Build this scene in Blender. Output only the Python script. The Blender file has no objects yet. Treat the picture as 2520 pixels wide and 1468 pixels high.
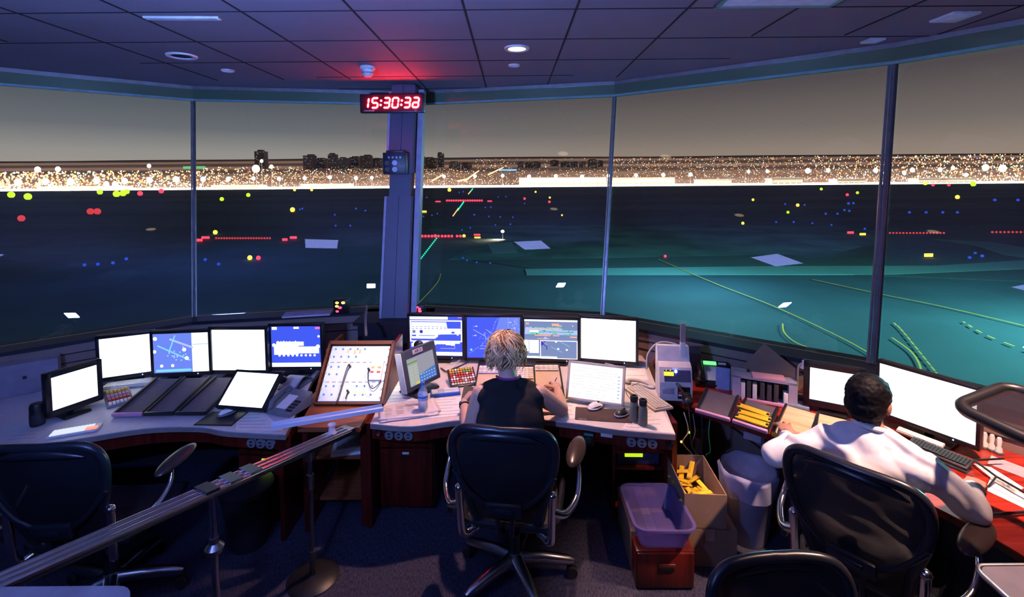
import bpy, bmesh, math, random
from mathutils import Vector, Matrix, noise
random.seed(7)
SC = bpy.context.scene
COL = SC.collection
PI = math.pi
# ------------------------------------------------------------------ camera, world, exposure
F = 1200.0; EYE = Vector((0, 0, 2.2)); PITCH = math.radians(3.0); ROLL = math.radians(0.45)
PCX = 1260.0; PCY = 440 + F*math.tan(PITCH)
cam = bpy.data.cameras.new('camera'); CAM = bpy.data.objects.new('camera', cam); COL.objects.link(CAM)
cam.sensor_width = 36.0; cam.sensor_fit = 'HORIZONTAL'; cam.lens = F/2520*36.0
cam.shift_x = 0.0; cam.shift_y = -(734-PCY)/2520
cam.clip_start = 0.02; cam.clip_end = 30000
CAM.matrix_world = Matrix.Translation(EYE) @ Matrix.Rotation(PI/2-PITCH, 4, 'X') @ Matrix.Rotation(-ROLL, 4, 'Z')
SC.camera = CAM
SC.view_settings.view_transform = 'Standard'; SC.view_settings.look = 'None'
SC.view_settings.gamma = 1.0; SC.view_settings.exposure = 0.0; SC.view_settings.use_curve_mapping = False

def ray(px, py):
    a = (px-PCX)/F; b = (py-PCY)/F; c, s = math.cos(ROLL), math.sin(ROLL)
    u = a*c-b*s; v = a*s+b*c
    return Vector((u, math.cos(PITCH)-v*math.sin(PITCH), -math.sin(PITCH)-v*math.cos(PITCH)))
def gz(px, py, z):
    r = ray(px, py); return EYE + r*((z-EYE.z)/r.z)
def gy(px, py, y):
    r = ray(px, py); return EYE + r*(y/r.y)

W = bpy.data.worlds.new('night_sky'); SC.world = W; W.use_nodes = True
nt = W.node_tree; nt.nodes.clear()
o_ = nt.nodes.new('ShaderNodeOutputWorld'); bg = nt.nodes.new('ShaderNodeBackground')
tc = nt.nodes.new('ShaderNodeTexCoord'); sx = nt.nodes.new('ShaderNodeSeparateXYZ')
nt.links.new(tc.outputs['Generated'], sx.inputs[0])
def ramp(nodes, links, fac, stops):
    r = nodes.new('ShaderNodeValToRGB'); e = r.color_ramp.elements
    while len(e) < len(stops): e.new(0.5)
    for k, (p, c) in enumerate(stops): e[k].position = p; e[k].color = (*c, 1)
    links.new(fac, r.inputs[0]); return r
# haze glow over the city: warm to the right, grey green to the left
rw = ramp(nt.nodes, nt.links, sx.outputs['Z'], [(0.0, (.02, .02, .025)), (.005, (.40, .28, .21)), (.05, (.30, .23, .19)), (.09, (.19, .155, .14)), (.17, (.088, .071, .078)), (.5, (.05, .042, .054)), (1, (.02, .02, .03))])
rl = ramp(nt.nodes, nt.links, sx.outputs['Z'], [(0.0, (.02, .02, .03)), (.005, (.40, .33, .28)), (.05, (.33, .30, .28)), (.09, (.16, .165, .18)), (.17, (.064, .076, .102)), (.5, (.04, .05, .075)), (1, (.015, .02, .03))])
mp = nt.nodes.new('ShaderNodeMapRange'); mp.inputs[1].default_value = -0.45; mp.inputs[2].default_value = 0.25
nt.links.new(sx.outputs['X'], mp.inputs[0])
mx = nt.nodes.new('ShaderNodeMix'); mx.data_type = 'RGBA'
nt.links.new(mp.outputs[0], mx.inputs[0]); nt.links.new(rl.outputs[0], mx.inputs[6]); nt.links.new(rw.outputs[0], mx.inputs[7])
nt.links.new(mx.outputs[2], bg.inputs[0]); bg.inputs[1].default_value = 1.0
nt.links.new(bg.outputs[0], o_.inputs[0])

def lamp(kind, name, loc, target, energy, color, **kw):
    d = bpy.data.lights.new(name, kind); d.energy = energy; d.color = color
    for k, v in kw.items(): setattr(d, k, v)
    o = bpy.data.objects.new(name, d); COL.objects.link(o); o.location = loc
    if target is not None:
        o.rotation_euler = (Vector(target)-Vector(loc)).to_track_quat('-Z', 'Y').to_euler()
    return o
WARM = (1.0, .57, .43)
lamp('SPOT', 'spot_beam', (.04, 3.52, 3.08), (.02, 3.30, 0), 285, WARM, spot_size=1.18, spot_blend=.55, shadow_soft_size=.035)
lamp('SPOT', 'spot_beam', (2.15, 1.75, 3.08), (2.02, 1.87, 0), 640, (1, .60, .47), spot_size=1.2, spot_blend=.55, shadow_soft_size=.04)
lamp('SPOT', 'spot_beam', (-.75, 1.75, 3.08), (-1.05, 3.32, .92), 360, (1, .93, .90), spot_size=.30, spot_blend=.75, shadow_soft_size=.04)  # added unseen spot that brightens the jack panel
# area lights over the airfield: apron floodlights, plus an added blue fill
lamp('AREA', 'apron_flood_and_fill', (112, 62, 8), (80, 84, -24), 150000, (.17, .76, .80), shape='SQUARE', size=9)
lamp('AREA', 'apron_flood_and_fill', (47, 112, 4), (30, 112, -24), 42000, (.14, .50, .66), shape='SQUARE', size=9)
lamp('AREA', 'apron_flood_and_fill', (-90, 150, 40), (-90, 160, -24), 34000, (.10, .17, .8), shape='SQUARE', size=20)  # added fill lamp, put in to turn the left ground navy
for k in range(9):
    xx = -2600+k*650
    lamp('AREA', 'apron_flood_and_fill', (xx, 1790, 4), (xx, 1790, -24), 24000000, (1, .80, .68), shape='RECTANGLE', size=640, size_y=500, spread=2.2)
for yy, zz, en in ((2330, 110, 15000000), (3000, 260, 10000000), (4300, 380, 12000000), (6000, 560, 12000000)):  # added unseen lamps over the hills, imitating the city's hazy glow
    for k in range(4):
        lamp('AREA', 'city_glow_fill', (-5400+k*3600, yy, zz), (-5400+k*3600, yy+60, -24), en, (1, .66, .50), shape='RECTANGLE', size=3500, size_y=500)

# ------------------------------------------------------------------ materials
def lin(h):
    h = h.lstrip('#'); out = []
    for k in (0, 2, 4):
        c = int(h[k:k+2], 16)/255; out.append(c/12.92 if c <= .04045 else ((c+.055)/1.055)**2.4)
    return tuple(out)
MATS = {}
def mat(name, col, rough=.5, metal=0.0, emit=0.0, var=.12, scale=14.0, bump=0.0, alpha=None, coat=0.0, spec=.5, tone=None):
    """principled with a little procedural colour variation"""
    if name in MATS: return MATS[name]
    if isinstance(col, str): col = lin(col)
    m = bpy.data.materials.new(name); m.use_nodes = True; n = m.node_tree.nodes; l = m.node_tree.links
    b = n['Principled BSDF']
    b.inputs['Roughness'].default_value = rough; b.inputs['Metallic'].default_value = metal
    b.inputs['Coat Weight'].default_value = coat; b.inputs['Specular IOR Level'].default_value = spec
    if emit:
        b.inputs['Base Color'].default_value = (.01, .01, .01, 1)
        b.inputs['Emission Color'].default_value = (*col, 1); b.inputs['Emission Strength'].default_value = emit
    else:
        t = n.new('ShaderNodeTexCoord'); z = n.new('ShaderNodeTexNoise'); z.inputs['Scale'].default_value = scale; z.inputs['Detail'].default_value = 3
        l.new(t.outputs['Object'], z.inputs['Vector'])
        c0 = tuple(c*(1-var) for c in col); c1 = tone or tuple(min(1, c*(1+var)) for c in col)
        r = ramp(n, l, z.outputs['Fac'], [(.3, c0), (.7, c1)]); l.new(r.outputs[0], b.inputs['Base Color'])
        if bump:
            bp = n.new('ShaderNodeBump'); bp.inputs['Strength'].default_value = bump; bp.inputs['Distance'].default_value = .004
            l.new(z.outputs['Fac'], bp.inputs['Height']); l.new(bp.outputs[0], b.inputs['Normal'])
    if alpha is not None: b.inputs['Alpha'].default_value = alpha
    MATS[name] = m; return m
def glow(name, col, s=1.0, sample=True):
    m = mat(name, col, emit=s)
    if not sample: m.cycles.emission_sampling = 'NONE'
    return m
def wood(name, c0, c1, scale=5.0, rough=.35, axis=0):
    if name in MATS: return MATS[name]
    m = bpy.data.materials.new(name); m.use_nodes = True; n = m.node_tree.nodes; l = m.node_tree.links
    b = n['Principled BSDF']; b.inputs['Roughness'].default_value = rough
    t = n.new('ShaderNodeTexCoord'); mpn = n.new('ShaderNodeMapping'); sc = [scale*6]*3; sc[axis] = scale*.35
    mpn.inputs['Scale'].default_value = sc; z = n.new('ShaderNodeTexNoise'); z.inputs['Scale'].default_value = 1.6; z.inputs['Detail'].default_value = 5; z.inputs['Distortion'].default_value = .6
    l.new(t.outputs['Object'], mpn.inputs[0]); l.new(mpn.outputs[0], z.inputs['Vector'])
    r = ramp(n, l, z.outputs['Fac'], [(.3, lin(c0)), (.7, lin(c1))]); l.new(r.outputs[0], b.inputs['Base Color'])
    MATS[name] = m; return m
def clear(name, col, fac=.85, rough=.02, tint=None):
    """see-through: a share of clear transmission, the rest a glossy skin"""
    if name in MATS: return MATS[name]
    m = bpy.data.materials.new(name); m.use_nodes = True; n = m.node_tree.nodes; l = m.node_tree.links
    n.remove(n['Principled BSDF']); out = [q for q in n if q.type == 'OUTPUT_MATERIAL'][0]
    tr = n.new('ShaderNodeBsdfTransparent'); tr.inputs[0].default_value = (*(tint or (1, 1, 1)), 1)
    pb = n.new('ShaderNodeBsdfPrincipled'); pb.inputs['Base Color'].default_value = (*col, 1); pb.inputs['Roughness'].default_value = rough
    mixn = n.new('ShaderNodeMixShader'); mixn.inputs[0].default_value = 1-fac
    l.new(tr.outputs[0], mixn.inputs[1]); l.new(pb.outputs[0], mixn.inputs[2]); l.new(mixn.outputs[0], out.inputs[0])
    MATS[name] = m; return m
def window_glass():
    m = bpy.data.materials.new('window_glass'); m.use_nodes = True; n = m.node_tree.nodes; l = m.node_tree.links
    n.remove(n['Principled BSDF']); out = [q for q in n if q.type == 'OUTPUT_MATERIAL'][0]
    tr = n.new('ShaderNodeBsdfTransparent'); tr.inputs[0].default_value = (.96, .985, .98, 1)
    gl = n.new('ShaderNodeBsdfGlossy'); gl.inputs['Roughness'].default_value = 0.0; gl.inputs[0].default_value = (1, 1, 1, 1)
    fr = n.new('ShaderNodeFresnel'); fr.inputs[0].default_value = 1.5
    ml = n.new('ShaderNodeMath'); ml.operation = 'MULTIPLY'; ml.inputs[1].default_value = .75; l.new(fr.outputs[0], ml.inputs[0])
    mixn = n.new('ShaderNodeMixShader'); l.new(ml.outputs[0], mixn.inputs[0]); l.new(tr.outputs[0], mixn.inputs[1]); l.new(gl.outputs[0], mixn.inputs[2])
    l.new(mixn.outputs[0], out.inputs[0]); return m
def mesh_fabric(name, col, hole=.35, freq=520):
    """woven chair mesh: fine vertical ribs, the gaps between them open"""
    m = bpy.data.materials.new(name); m.use_nodes = True; n = m.node_tree.nodes; l = m.node_tree.links
    b = n['Principled BSDF']; b.inputs['Base Color'].default_value = (*col, 1); b.inputs['Roughness'].default_value = .55
    t = n.new('ShaderNodeTexCoord'); w = n.new('ShaderNodeTexWave'); w.bands_direction = 'X'; w.inputs['Scale'].default_value = freq/6.28
    l.new(t.outputs['Object'], w.inputs['Vector'])
    r = ramp(n, l, w.outputs['Fac'], [(.25, (1-hole,)*3), (.6, (1, 1, 1))]); l.new(r.outputs[0], b.inputs['Alpha']); return m

M = {}
def defmats():
    M['black'] = mat('black_plastic', (.012, .012, .015), .38)
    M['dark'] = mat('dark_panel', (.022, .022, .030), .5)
    M['bezel'] = mat('monitor_bezel', (.010, .010, .013), .32)
    M['grey'] = mat('grey_plastic', (.18, .18, .20), .5)
    M['beige'] = mat('beige_plastic', (.62, .57, .50), .5)
    M['white'] = mat('white_plastic', (.78, .77, .76), .4)
    M['paper'] = mat('paper', (.80, .78, .76), .8, var=.05, scale=60)
    M['paperpink'] = mat('pink_paper', (.75, .40, .46), .8, var=.05)
    M['ink'] = mat('ink', (.05, .05, .06), .8)
    M['print'] = mat('print_grey', (.36, .34, .36), .8)
    M['chrome'] = mat('polished_chrome', (.80, .80, .84), .15, 1.0, var=.03)
    M['alu'] = mat('brushed_aluminium', (.60, .60, .62), .28, 1.0, var=.06)
    M['steel'] = mat('dark_steel', (.25, .25, .28), .35, 1.0)
    M['mahog'] = wood('mahogany', '3c0f0c', '6a1e14', 4, .3, 2)
    M['mahogtop'] = wood('mahogany_top', '7a1c14', 'b03424', 3, .22, 0)
    M['teak'] = wood('teak', '7a3c22', 'a05a38', 5, .4, 0)
    M['lam'] = mat('pale_laminate', (.66, .57, .53), .42, var=.05, scale=30)
    M['lamgrey'] = mat('grey_laminate', (.50, .50, .56), .4, var=.06, scale=30)
    M['edge'] = mat('desk_edge', (.26, .20, .19), .5)
    M['red'] = mat('red_plastic', (.55, .03, .03), .4)
    M['yellow'] = mat('yellow_plastic', (.80, .48, .02), .45)
    M['green'] = mat('green_plastic', (.05, .35, .10), .45)
    M['blue'] = mat('blue_plastic', (.04, .16, .55), .45)
    M['orange'] = mat('orange_plastic', (.85, .30, .05), .45)
    M['card'] = mat('cardboard', (.27, .175, .115), .8, var=.08)
    M['cardin'] = mat('cardboard_inner', (.34, .22, .14), .8, var=.08)
    M['rubber'] = mat('rubber', (.015, .015, .017), .7)
    M['skin'] = mat('skin', (.62, .36, .27), .5, var=.06, scale=40)
    M['skin2'] = mat('skin_tan', (.42, .22, .15), .5, var=.06, scale=40)
    M['blackcloth'] = mat('black_cloth', (.006, .006, .008), .9)
    M['whitecloth'] = mat('white_cotton', (.80, .80, .84), .85, var=.04, bump=.2, scale=40)
    M['trouser'] = mat('dark_trousers', (.02, .02, .03), .85)
    M['cable'] = mat('cable_black', (.015, .015, .015), .5)
    M['cablew'] = mat('cable_white', (.65, .62, .60), .5)
    M['wscreen'] = glow('white_screen', (.93, .96, 1.0), 1.9)
    M['wscreen2'] = glow('white_window', (.95, .97, 1.0), 1.5)
    M['bscreen'] = glow('blue_screen', (.055, .105, .92), 1.0)
    M['bscreen2'] = glow('light_blue_screen', (.16, .25, .92), 1.0)
    M['gscreen'] = glow('grey_blue_screen', (.20, .27, .52), 1.0)
    M['cy'] = glow('cyan_trace', (.25, .75, 1.0), 1.0)
    M['pale'] = glow('pale_trace', (.50, .58, 1.0), 1.0)
    M['gr'] = glow('green_trace', (.08, .75, .30), 1.0)
    M['gr2'] = glow('dark_green_trace', (.0, .28, .22), 1.0)
    M['orx'] = glow('orange_block', (1.0, .48, .30), 1.0)
    M['navy'] = glow('navy_area', (.03, .04, .55), 1.0)
    M['pinkx'] = glow('pink_button', (1.0, .15, .45), 1.2)
    M['ledred'] = glow('led_red', (1.0, .02, .05), 9.0)
    M['ledcore'] = glow('led_red_core', (1.0, .028, .034), 85.0)
    M['ledblue'] = glow('led_blue', (.1, .2, 1.0), 8.0)
    M['ledgreen'] = glow('led_green', (.25, 1.0, .05), 6.0)
    M['ledyel'] = glow('led_yellow', (1.0, .62, .05), 6.0)
    M['lcd'] = glow('lcd_lime', (.62, .88, .02), 1.0)
    M['lcdg'] = glow('lcd_green', (.12, 1.0, .18), 2.2)
    M['lcdy'] = glow('lcd_yellow', (.85, .80, .05), 1.3)

# ------------------------------------------------------------------ mesh builder
class MB:
    def __init__(s): s.bm = bmesh.new(); s.mi = 0; s.M = Matrix()
    def v(s, p): return s.bm.verts.new(s.M @ Vector(p))
    def f(s, vs):
        try:
            q = s.bm.faces.new(vs); q.material_index = s.mi; return q
        except ValueError: return None
    def box(s, c, d, rot=None, bev=0.0, seg=2):
        c = Vector(c); R = rot if isinstance(rot, Matrix) else (Matrix.Rotation(rot[2], 3, 'Z') @ Matrix.Rotation(rot[1], 3, 'Y') @ Matrix.Rotation(rot[0], 3, 'X') if rot else Matrix.Identity(3))
        vs = [s.v(c + R @ Vector((x*d[0]/2, y*d[1]/2, z*d[2]/2))) for x in (-1, 1) for y in (-1, 1) for z in (-1, 1)]
        fs = [s.f([vs[k] for k in q]) for q in ((0, 1, 3, 2), (4, 6, 7, 5), (0, 4, 5, 1), (2, 3, 7, 6), (0, 2, 6, 4), (1, 5, 7, 3))]
        if bev > 0:
            es = list({e for q in fs for e in q.edges})
            r = bmesh.ops.bevel(s.bm, geom=es, offset=min(bev, min(d)*.49), segments=seg, profile=.5, affect='EDGES', clamp_overlap=True)
            for q in r['faces']: q.material_index = s.mi
        return s
    def tube(s, pts, r, seg=10, closed=False):
        pts = [Vector(p) for p in pts]; n = len(pts); rings = []
        rr = r if isinstance(r, (list, tuple)) else [r]*n
        up = None
        for k in range(n):
            a = pts[k-1] if (k > 0 or closed) else pts[k]; b = pts[(k+1) % n] if (k < n-1 or closed) else pts[k]
            t = (b-a).normalized()
            if up is None:
                up = t.orthogonal().normalized()
            up = (up - t*up.dot(t))
            up = up.normalized() if up.length > 1e-6 else t.orthogonal().normalized()
            w = t.cross(up)
            rings.append([s.v(pts[k] + (up*math.cos(2*PI*j/seg)+w*math.sin(2*PI*j/seg))*rr[k]) for j in range(seg)])
        for k in range(n if closed else n-1):
            A, B = rings[k], rings[(k+1) % n]
            off = 0
            if closed and k == n-1:
                off = min(range(seg), key=lambda o: (A[0].co-B[o].co).length)
            for j in range(seg): s.f([A[j], A[(j+1) % seg], B[(j+1+off) % seg], B[(j+off) % seg]])
        if not closed: s.f(rings[0][::-1]); s.f(rings[-1])
        return s
    def cyl(s, a, b, r, r2=None, seg=18): return s.tube([a, b], [r, r if r2 is None else r2], seg)
    def ell(s, c, r, seg=16, rings=10, R=None):
        c = Vector(c); R = R or Matrix.Identity(3); rows = []
        if not isinstance(r, (tuple, list)): r = (r, r, r)
        for i in range(1, rings):
            a = PI*i/rings
            rows.append([s.v(c + R @ Vector((r[0]*math.sin(a)*math.cos(2*PI*j/seg), r[1]*math.sin(a)*math.sin(2*PI*j/seg), r[2]*math.cos(a)))) for j in range(seg)])
        t = s.v(c + R @ Vector((0, 0, r[2]))); b = s.v(c - R @ Vector((0, 0, r[2])))
        for j in range(seg):
            s.f([t, rows[0][j], rows[0][(j+1) % seg]]); s.f([b, rows[-1][(j+1) % seg], rows[-1][j]])
            for i in range(len(rows)-1): s.f([rows[i][j], rows[i+1][j], rows[i+1][(j+1) % seg], rows[i][(j+1) % seg]])
        return s
    def cap(s, a, b, r0, r1, seg=14):
        """tapered limb with round ends"""
        a = Vector(a); b = Vector(b); t = (b-a).normalized(); pts = []; rr = []
        for k in range(5):
            q = PI/2*(1-k/4); pts.append(a - t*r0*math.sin(q)); rr.append(max(r0*math.cos(q), r0*.02))
        for k in range(5):
            q = PI/2*k/4; pts.append(b + t*r1*math.sin(q)); rr.append(max(r1*math.cos(q), r1*.02))
        return s.tube(pts, rr, seg)
    def prism(s, poly, z0, z1):
        a = [s.v((p[0], p[1], z0)) for p in poly]; b = [s.v((p[0], p[1], z1)) for p in poly]; n = len(poly)
        s.f(a[::-1]); s.f(b)
        for k in range(n): s.f([a[k], a[(k+1) % n], b[(k+1) % n], b[k]])
        return s
    def quad(s, a, b, c, d): s.f([s.v(a), s.v(b), s.v(c), s.v(d)]); return s
    def grid(s, fn, nu, nv, thick=None):
        P = [[s.v(fn(i/nu, j/nv)) for j in range(nv+1)] for i in range(nu+1)]
        for i in range(nu):
            for j in range(nv): s.f([P[i][j], P[i+1][j], P[i+1][j+1], P[i][j+1]])
        return s
    def lathe(s, prof, c=(0, 0, 0), seg=24):
        c = Vector(c); R = [[s.v(c+Vector((max(r, 1e-4)*math.cos(2*PI*j/seg), max(r, 1e-4)*math.sin(2*PI*j/seg), z))) for j in range(seg)] for r, z in prof]
        for i in range(len(R)-1):
            for j in range(seg): s.f([R[i][j], R[i][(j+1) % seg], R[i+1][(j+1) % seg], R[i+1][j]])
        s.f(R[0][::-1]); s.f(R[-1]); return s
    def build(s, name, mats, parent=None, smooth=True, angle=40, fix=True):
        if fix: bmesh.ops.recalc_face_normals(s.bm, faces=s.bm.faces)
        me = bpy.data.meshes.new(name); s.bm.to_mesh(me); s.bm.free()
        for m in (mats if isinstance(mats, (list, tuple)) else [mats]): me.materials.append(m)
        if smooth:
            me.polygons.foreach_set('use_smooth', [True]*len(me.polygons)); me.set_sharp_from_angle(angle=math.radians(angle))
        o = bpy.data.objects.new(name, me); COL.objects.link(o)
        if parent: o.parent = parent
        return o
def bar(a, b, w, h):  # box along a line, returns args for MB.box
    a = Vector(a); b = Vector(b); t = (b-a); L = t.length; q = t.to_track_quat('X', 'Z').to_matrix()
    return ((a+b)/2, (L, w, h), q)

def tag(o, label=None, cat=None, group=None, kind=None):
    if label: o['label'] = label
    if cat: o['category'] = cat
    if group: o['group'] = group
    if kind: o['kind'] = kind
    return o
def thing(name, label, cat, loc=(0, 0, 0), rz=0.0, group=None, mw=None):
    o = bpy.data.objects.new(name, None); COL.objects.link(o); o.empty_display_size = .05
    if mw is not None: o.matrix_world = mw
    else: o.location = loc; o.rotation_euler = (0, 0, rz)
    return tag(o, label, cat, group)
def struct(o): o['kind'] = 'structure'; return o
def dup(root, label=None, loc=None, rz=None, group=None, mw=None):
    def cp(o, par):
        c = o.copy(); COL.objects.link(c)
        if par: c.parent = par
        for ch in list(o.children): cp(ch, c)
        return c
    r = cp(root, None)
    if mw is not None: r.matrix_world = mw
    if loc is not None: r.location = loc
    if rz is not None: r.rotation_euler = (0, 0, rz)
    if label: r['label'] = label
    if group: r['group'] = group
    return r
def face_frame(BL, BR, TL, z0, z1):
    """frame of a leaning panel seen at these corners: origin at the lower edge's middle, x right, y up the panel, z out of it"""
    a = gz(*BL, z0); b = gz(*BR, z0); c = gz(*TL, z1); x = (b-a); w = x.length; x.normalize()
    y = (c-a); y = y - x*y.dot(x); h = y.length; y.normalize(); z = x.cross(y); o = (a+b)/2
    m = Matrix(((x.x, y.x, z.x, o.x), (x.y, y.y, z.y, o.y), (x.z, y.z, z.z, o.z), (0, 0, 0, 1)))
    return m, w, h
def smooth_line(pts, n=6, closed=False):
    pts = [Vector(p) for p in pts]; out = []; N = len(pts)
    for k in range(N if closed else N-1):
        p0 = pts[k-1] if (k > 0 or closed) else pts[k]; p1 = pts[k]; p2 = pts[(k+1) % N]
        p3 = pts[(k+2) % N] if (closed or k+2 < N) else p2
        for j in range(n):
            t = j/n; out.append(.5*((2*p1)+(p2-p0)*t+(2*p0-5*p1+4*p2-p3)*t*t+(3*p1-p0-3*p2+p3)*t**3))
    if not closed: out.append(pts[-1])
    return out
defmats()
# ------------------------------------------------------------------ room shell
ZS, ZC, LEAN = .95, 3.14, .48
S = [Vector(p) for p in ((-4.4, 3.25), (-2.95, 4.46), (-1.08, 4.82), (.82, 4.39), (2.40, 3.20), (3.5, 1.68))]
def nrm2(a, b): d = (b-a).normalized(); return Vector((-d.y, d.x))
NF = [nrm2(S[k], S[k+1]) for k in range(5)]
def offs(k, d):
    a = NF[max(k-1, 0)]; b = NF[min(k, 4)]; m = (a+b).normalized(); return S[k] + m*(d/m.dot(b))
def ringp(k, z, d=0.0):  # point on the leaning glass plane at height z, d outwards
    q = offs(k, d + LEAN*(z-ZS)/(ZC-ZS)); return Vector((q.x, q.y, z))

def carpet():
    m = bpy.data.materials.new('carpet'); m.use_nodes = True; n = m.node_tree.nodes; l = m.node_tree.links; b = n['Principled BSDF']; b.inputs['Roughness'].default_value = .95
    b.inputs['Specular IOR Level'].default_value = .1
    t = n.new('ShaderNodeTexCoord'); z = n.new('ShaderNodeTexNoise'); z.inputs['Scale'].default_value = 160; z.inputs['Detail'].default_value = 2
    mp_ = n.new('ShaderNodeMapping'); mp_.inputs['Scale'].default_value = (1, .25, 1); l.new(t.outputs['Object'], mp_.inputs[0]); l.new(mp_.outputs[0], z.inputs['Vector'])
    r = ramp(n, l, z.outputs['Fac'], [(.3, (.02, .022, .045)), (.7, (.07, .066, .095))]); l.new(r.outputs[0], b.inputs['Base Color'])
    bp = n.new('ShaderNodeBump'); bp.inputs['Strength'].default_value = .5; bp.inputs['Distance'].default_value = .004; l.new(z.outputs['Fac'], bp.inputs['Height']); l.new(bp.outputs[0], b.inputs['Normal'])
    return m
foot = [(s.x, s.y) for s in [offs(k, .12) for k in range(6)]] + [(3.62, -2.6), (-4.5, -2.6)]
mb = MB(); mb.prism(foot, -.12, 0); struct(mb.build('floor', carpet(), smooth=False))
ctop = [(s.x, s.y) for s in [offs(k, LEAN+.05) for k in range(6)]] + [(4.2, -2.7), (-5.0, -2.7)]
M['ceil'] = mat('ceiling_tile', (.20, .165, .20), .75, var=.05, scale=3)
M['seam'] = mat('ceiling_seam', (.012, .01, .014), .9)
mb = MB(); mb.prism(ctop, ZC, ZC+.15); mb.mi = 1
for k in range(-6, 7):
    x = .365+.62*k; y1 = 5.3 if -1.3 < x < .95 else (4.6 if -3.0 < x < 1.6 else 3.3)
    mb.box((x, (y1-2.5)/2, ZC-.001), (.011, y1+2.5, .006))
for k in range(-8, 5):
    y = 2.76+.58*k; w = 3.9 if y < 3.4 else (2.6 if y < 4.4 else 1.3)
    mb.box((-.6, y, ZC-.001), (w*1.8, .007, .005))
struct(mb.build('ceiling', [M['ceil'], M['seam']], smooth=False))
M['wall'] = mat('wall_panel', (.30, .20, .17), .55, var=.06, scale=4)
M['walld'] = mat('wall_dark', (.03, .03, .05), .8)
M['sill'] = mat('sill_dark', (.014, .014, .022), .45)
M['frame'] = mat('window_metal', (.34, .34, .33), .3, .5)
M['header'] = mat('header_metal', (.20, .29, .17), .16, .5, var=.05, scale=2)
M['gedge'] = mat('glass_edge', (.22, .42, .36), .3)
names = ['wall_northwest', 'wall_north', 'wall_northcentre', 'wall_northeast', 'wall_east']
IN = .16
for k in range(5):
    mb = MB(); a0, a1 = offs(k, .12), offs(k+1, .12); i0, i1 = offs(k, -IN), offs(k+1, -IN)
    mb.prism([i0, i1, a1, a0], 0, ZS-.03)
    mb.mi = 1   # ledge, and two shadow-gap battens along the face
    j0, j1 = offs(k, -IN-.02), offs(k+1, -IN-.02)
    mb.prism([j0, j1, a1, a0], ZS-.03, ZS)
    for zz in (.845, .775): mb.prism([offs(k, -IN-.006), offs(k+1, -IN-.006), i1, i0], zz, zz+.008)
    struct(mb.build(names[k], [M['wall'], M['sill']], smooth=False))
GLASS = window_glass()
for k in range(5):   # panes lean outwards at the top
    mb = MB(); q = [ringp(k, ZS+.005), ringp(k+1, ZS+.005), ringp(k+1, 3.02), ringp(k, 3.02)]
    e = Vector((NF[k].x, NF[k].y, 0))*.016
    a = [mb.v(p) for p in q]; b = [mb.v(p+e) for p in q]
    mb.f(a); mb.f(b[::-1])
    for j in range(4): mb.f([a[j], a[(j+1) % 4], b[(j+1) % 4], b[j]])
    struct(mb.build('window_%d' % (k+1), GLASS, smooth=False))
for k in range(5):   # metal header band with a pale bottom edge
    mb = MB(); z0, z1 = 3.005, ZC
    i0, i1 = ringp(k, z0, -.02), ringp(k+1, z0, -.02)
    mb.prism([(i0.x, i0.y), (i1.x, i1.y), (ringp(k+1, z1, .06).x, ringp(k+1, z1, .06).y), (ringp(k, z1, .06).x, ringp(k, z1, .06).y)], z0, z1)
    mb.mi = 1
    t0, t1 = ringp(k, z0, -.032), ringp(k+1, z0, -.032)
    mb.prism([(t0.x, t0.y), (t1.x, t1.y), (i1.x, i1.y), (i0.x, i0.y)], z0-.014, z0+.006)
    mb.mi = 2
    mb.prism([(t0.x, t0.y), (t1.x, t1.y), (i1.x, i1.y), (i0.x, i0.y)], z1-.035, z1-.002)
    struct(mb.build('trim_%d' % (k+1), [M['header'], M['gedge'], M['frame']], smooth=False))
for n_, k in enumerate((1, 3, 4)):   # slim double mullions at the pane joints
    mb = MB(); a, b = ringp(k, ZS, -.012), ringp(k, 3.02, -.012)
    m_ = (NF[k-1]+NF[k]).normalized(); tdir = Vector((m_.y, -m_.x, 0))
    wd = .015 if k != 4 else .022
    for sgn in (-1, 1):
        mb.mi = 0 if sgn < 0 else 1
        mb.tube([a+tdir*sgn*wd, b+tdir*sgn*wd], .007 if k != 4 else .010, 8)
    mb.mi = 2; mb.tube([a+Vector((m_.x, m_.y, 0))*.012, b+Vector((m_.x, m_.y, 0))*.012], .009 if k != 4 else .013, 6)
    struct(mb.build('trim_%d' % (n_+6), [M['frame'], M['steel'], M['frame']]))
# solid walls behind the viewer
for nm, a, b in (('wall_left', (-4.4, 3.25), (-4.4, -2.6)), ('wall_right', (3.5, 1.68), (3.5, -2.6))):
    mb = MB(); sg = -1 if a[0] < 0 else 1
    mb.prism([(a[0], a[1]), (a[0]+sg*.12, a[1]), (b[0]+sg*.12, b[1]), b], 0, ZC); struct(mb.build(nm, M['walld'], smooth=False))
mb = MB(); mb.box((-.45, -2.66, ZC/2), (8.2, .12, ZC)); struct(mb.build('wall_back', M['walld'], smooth=False))

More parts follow.
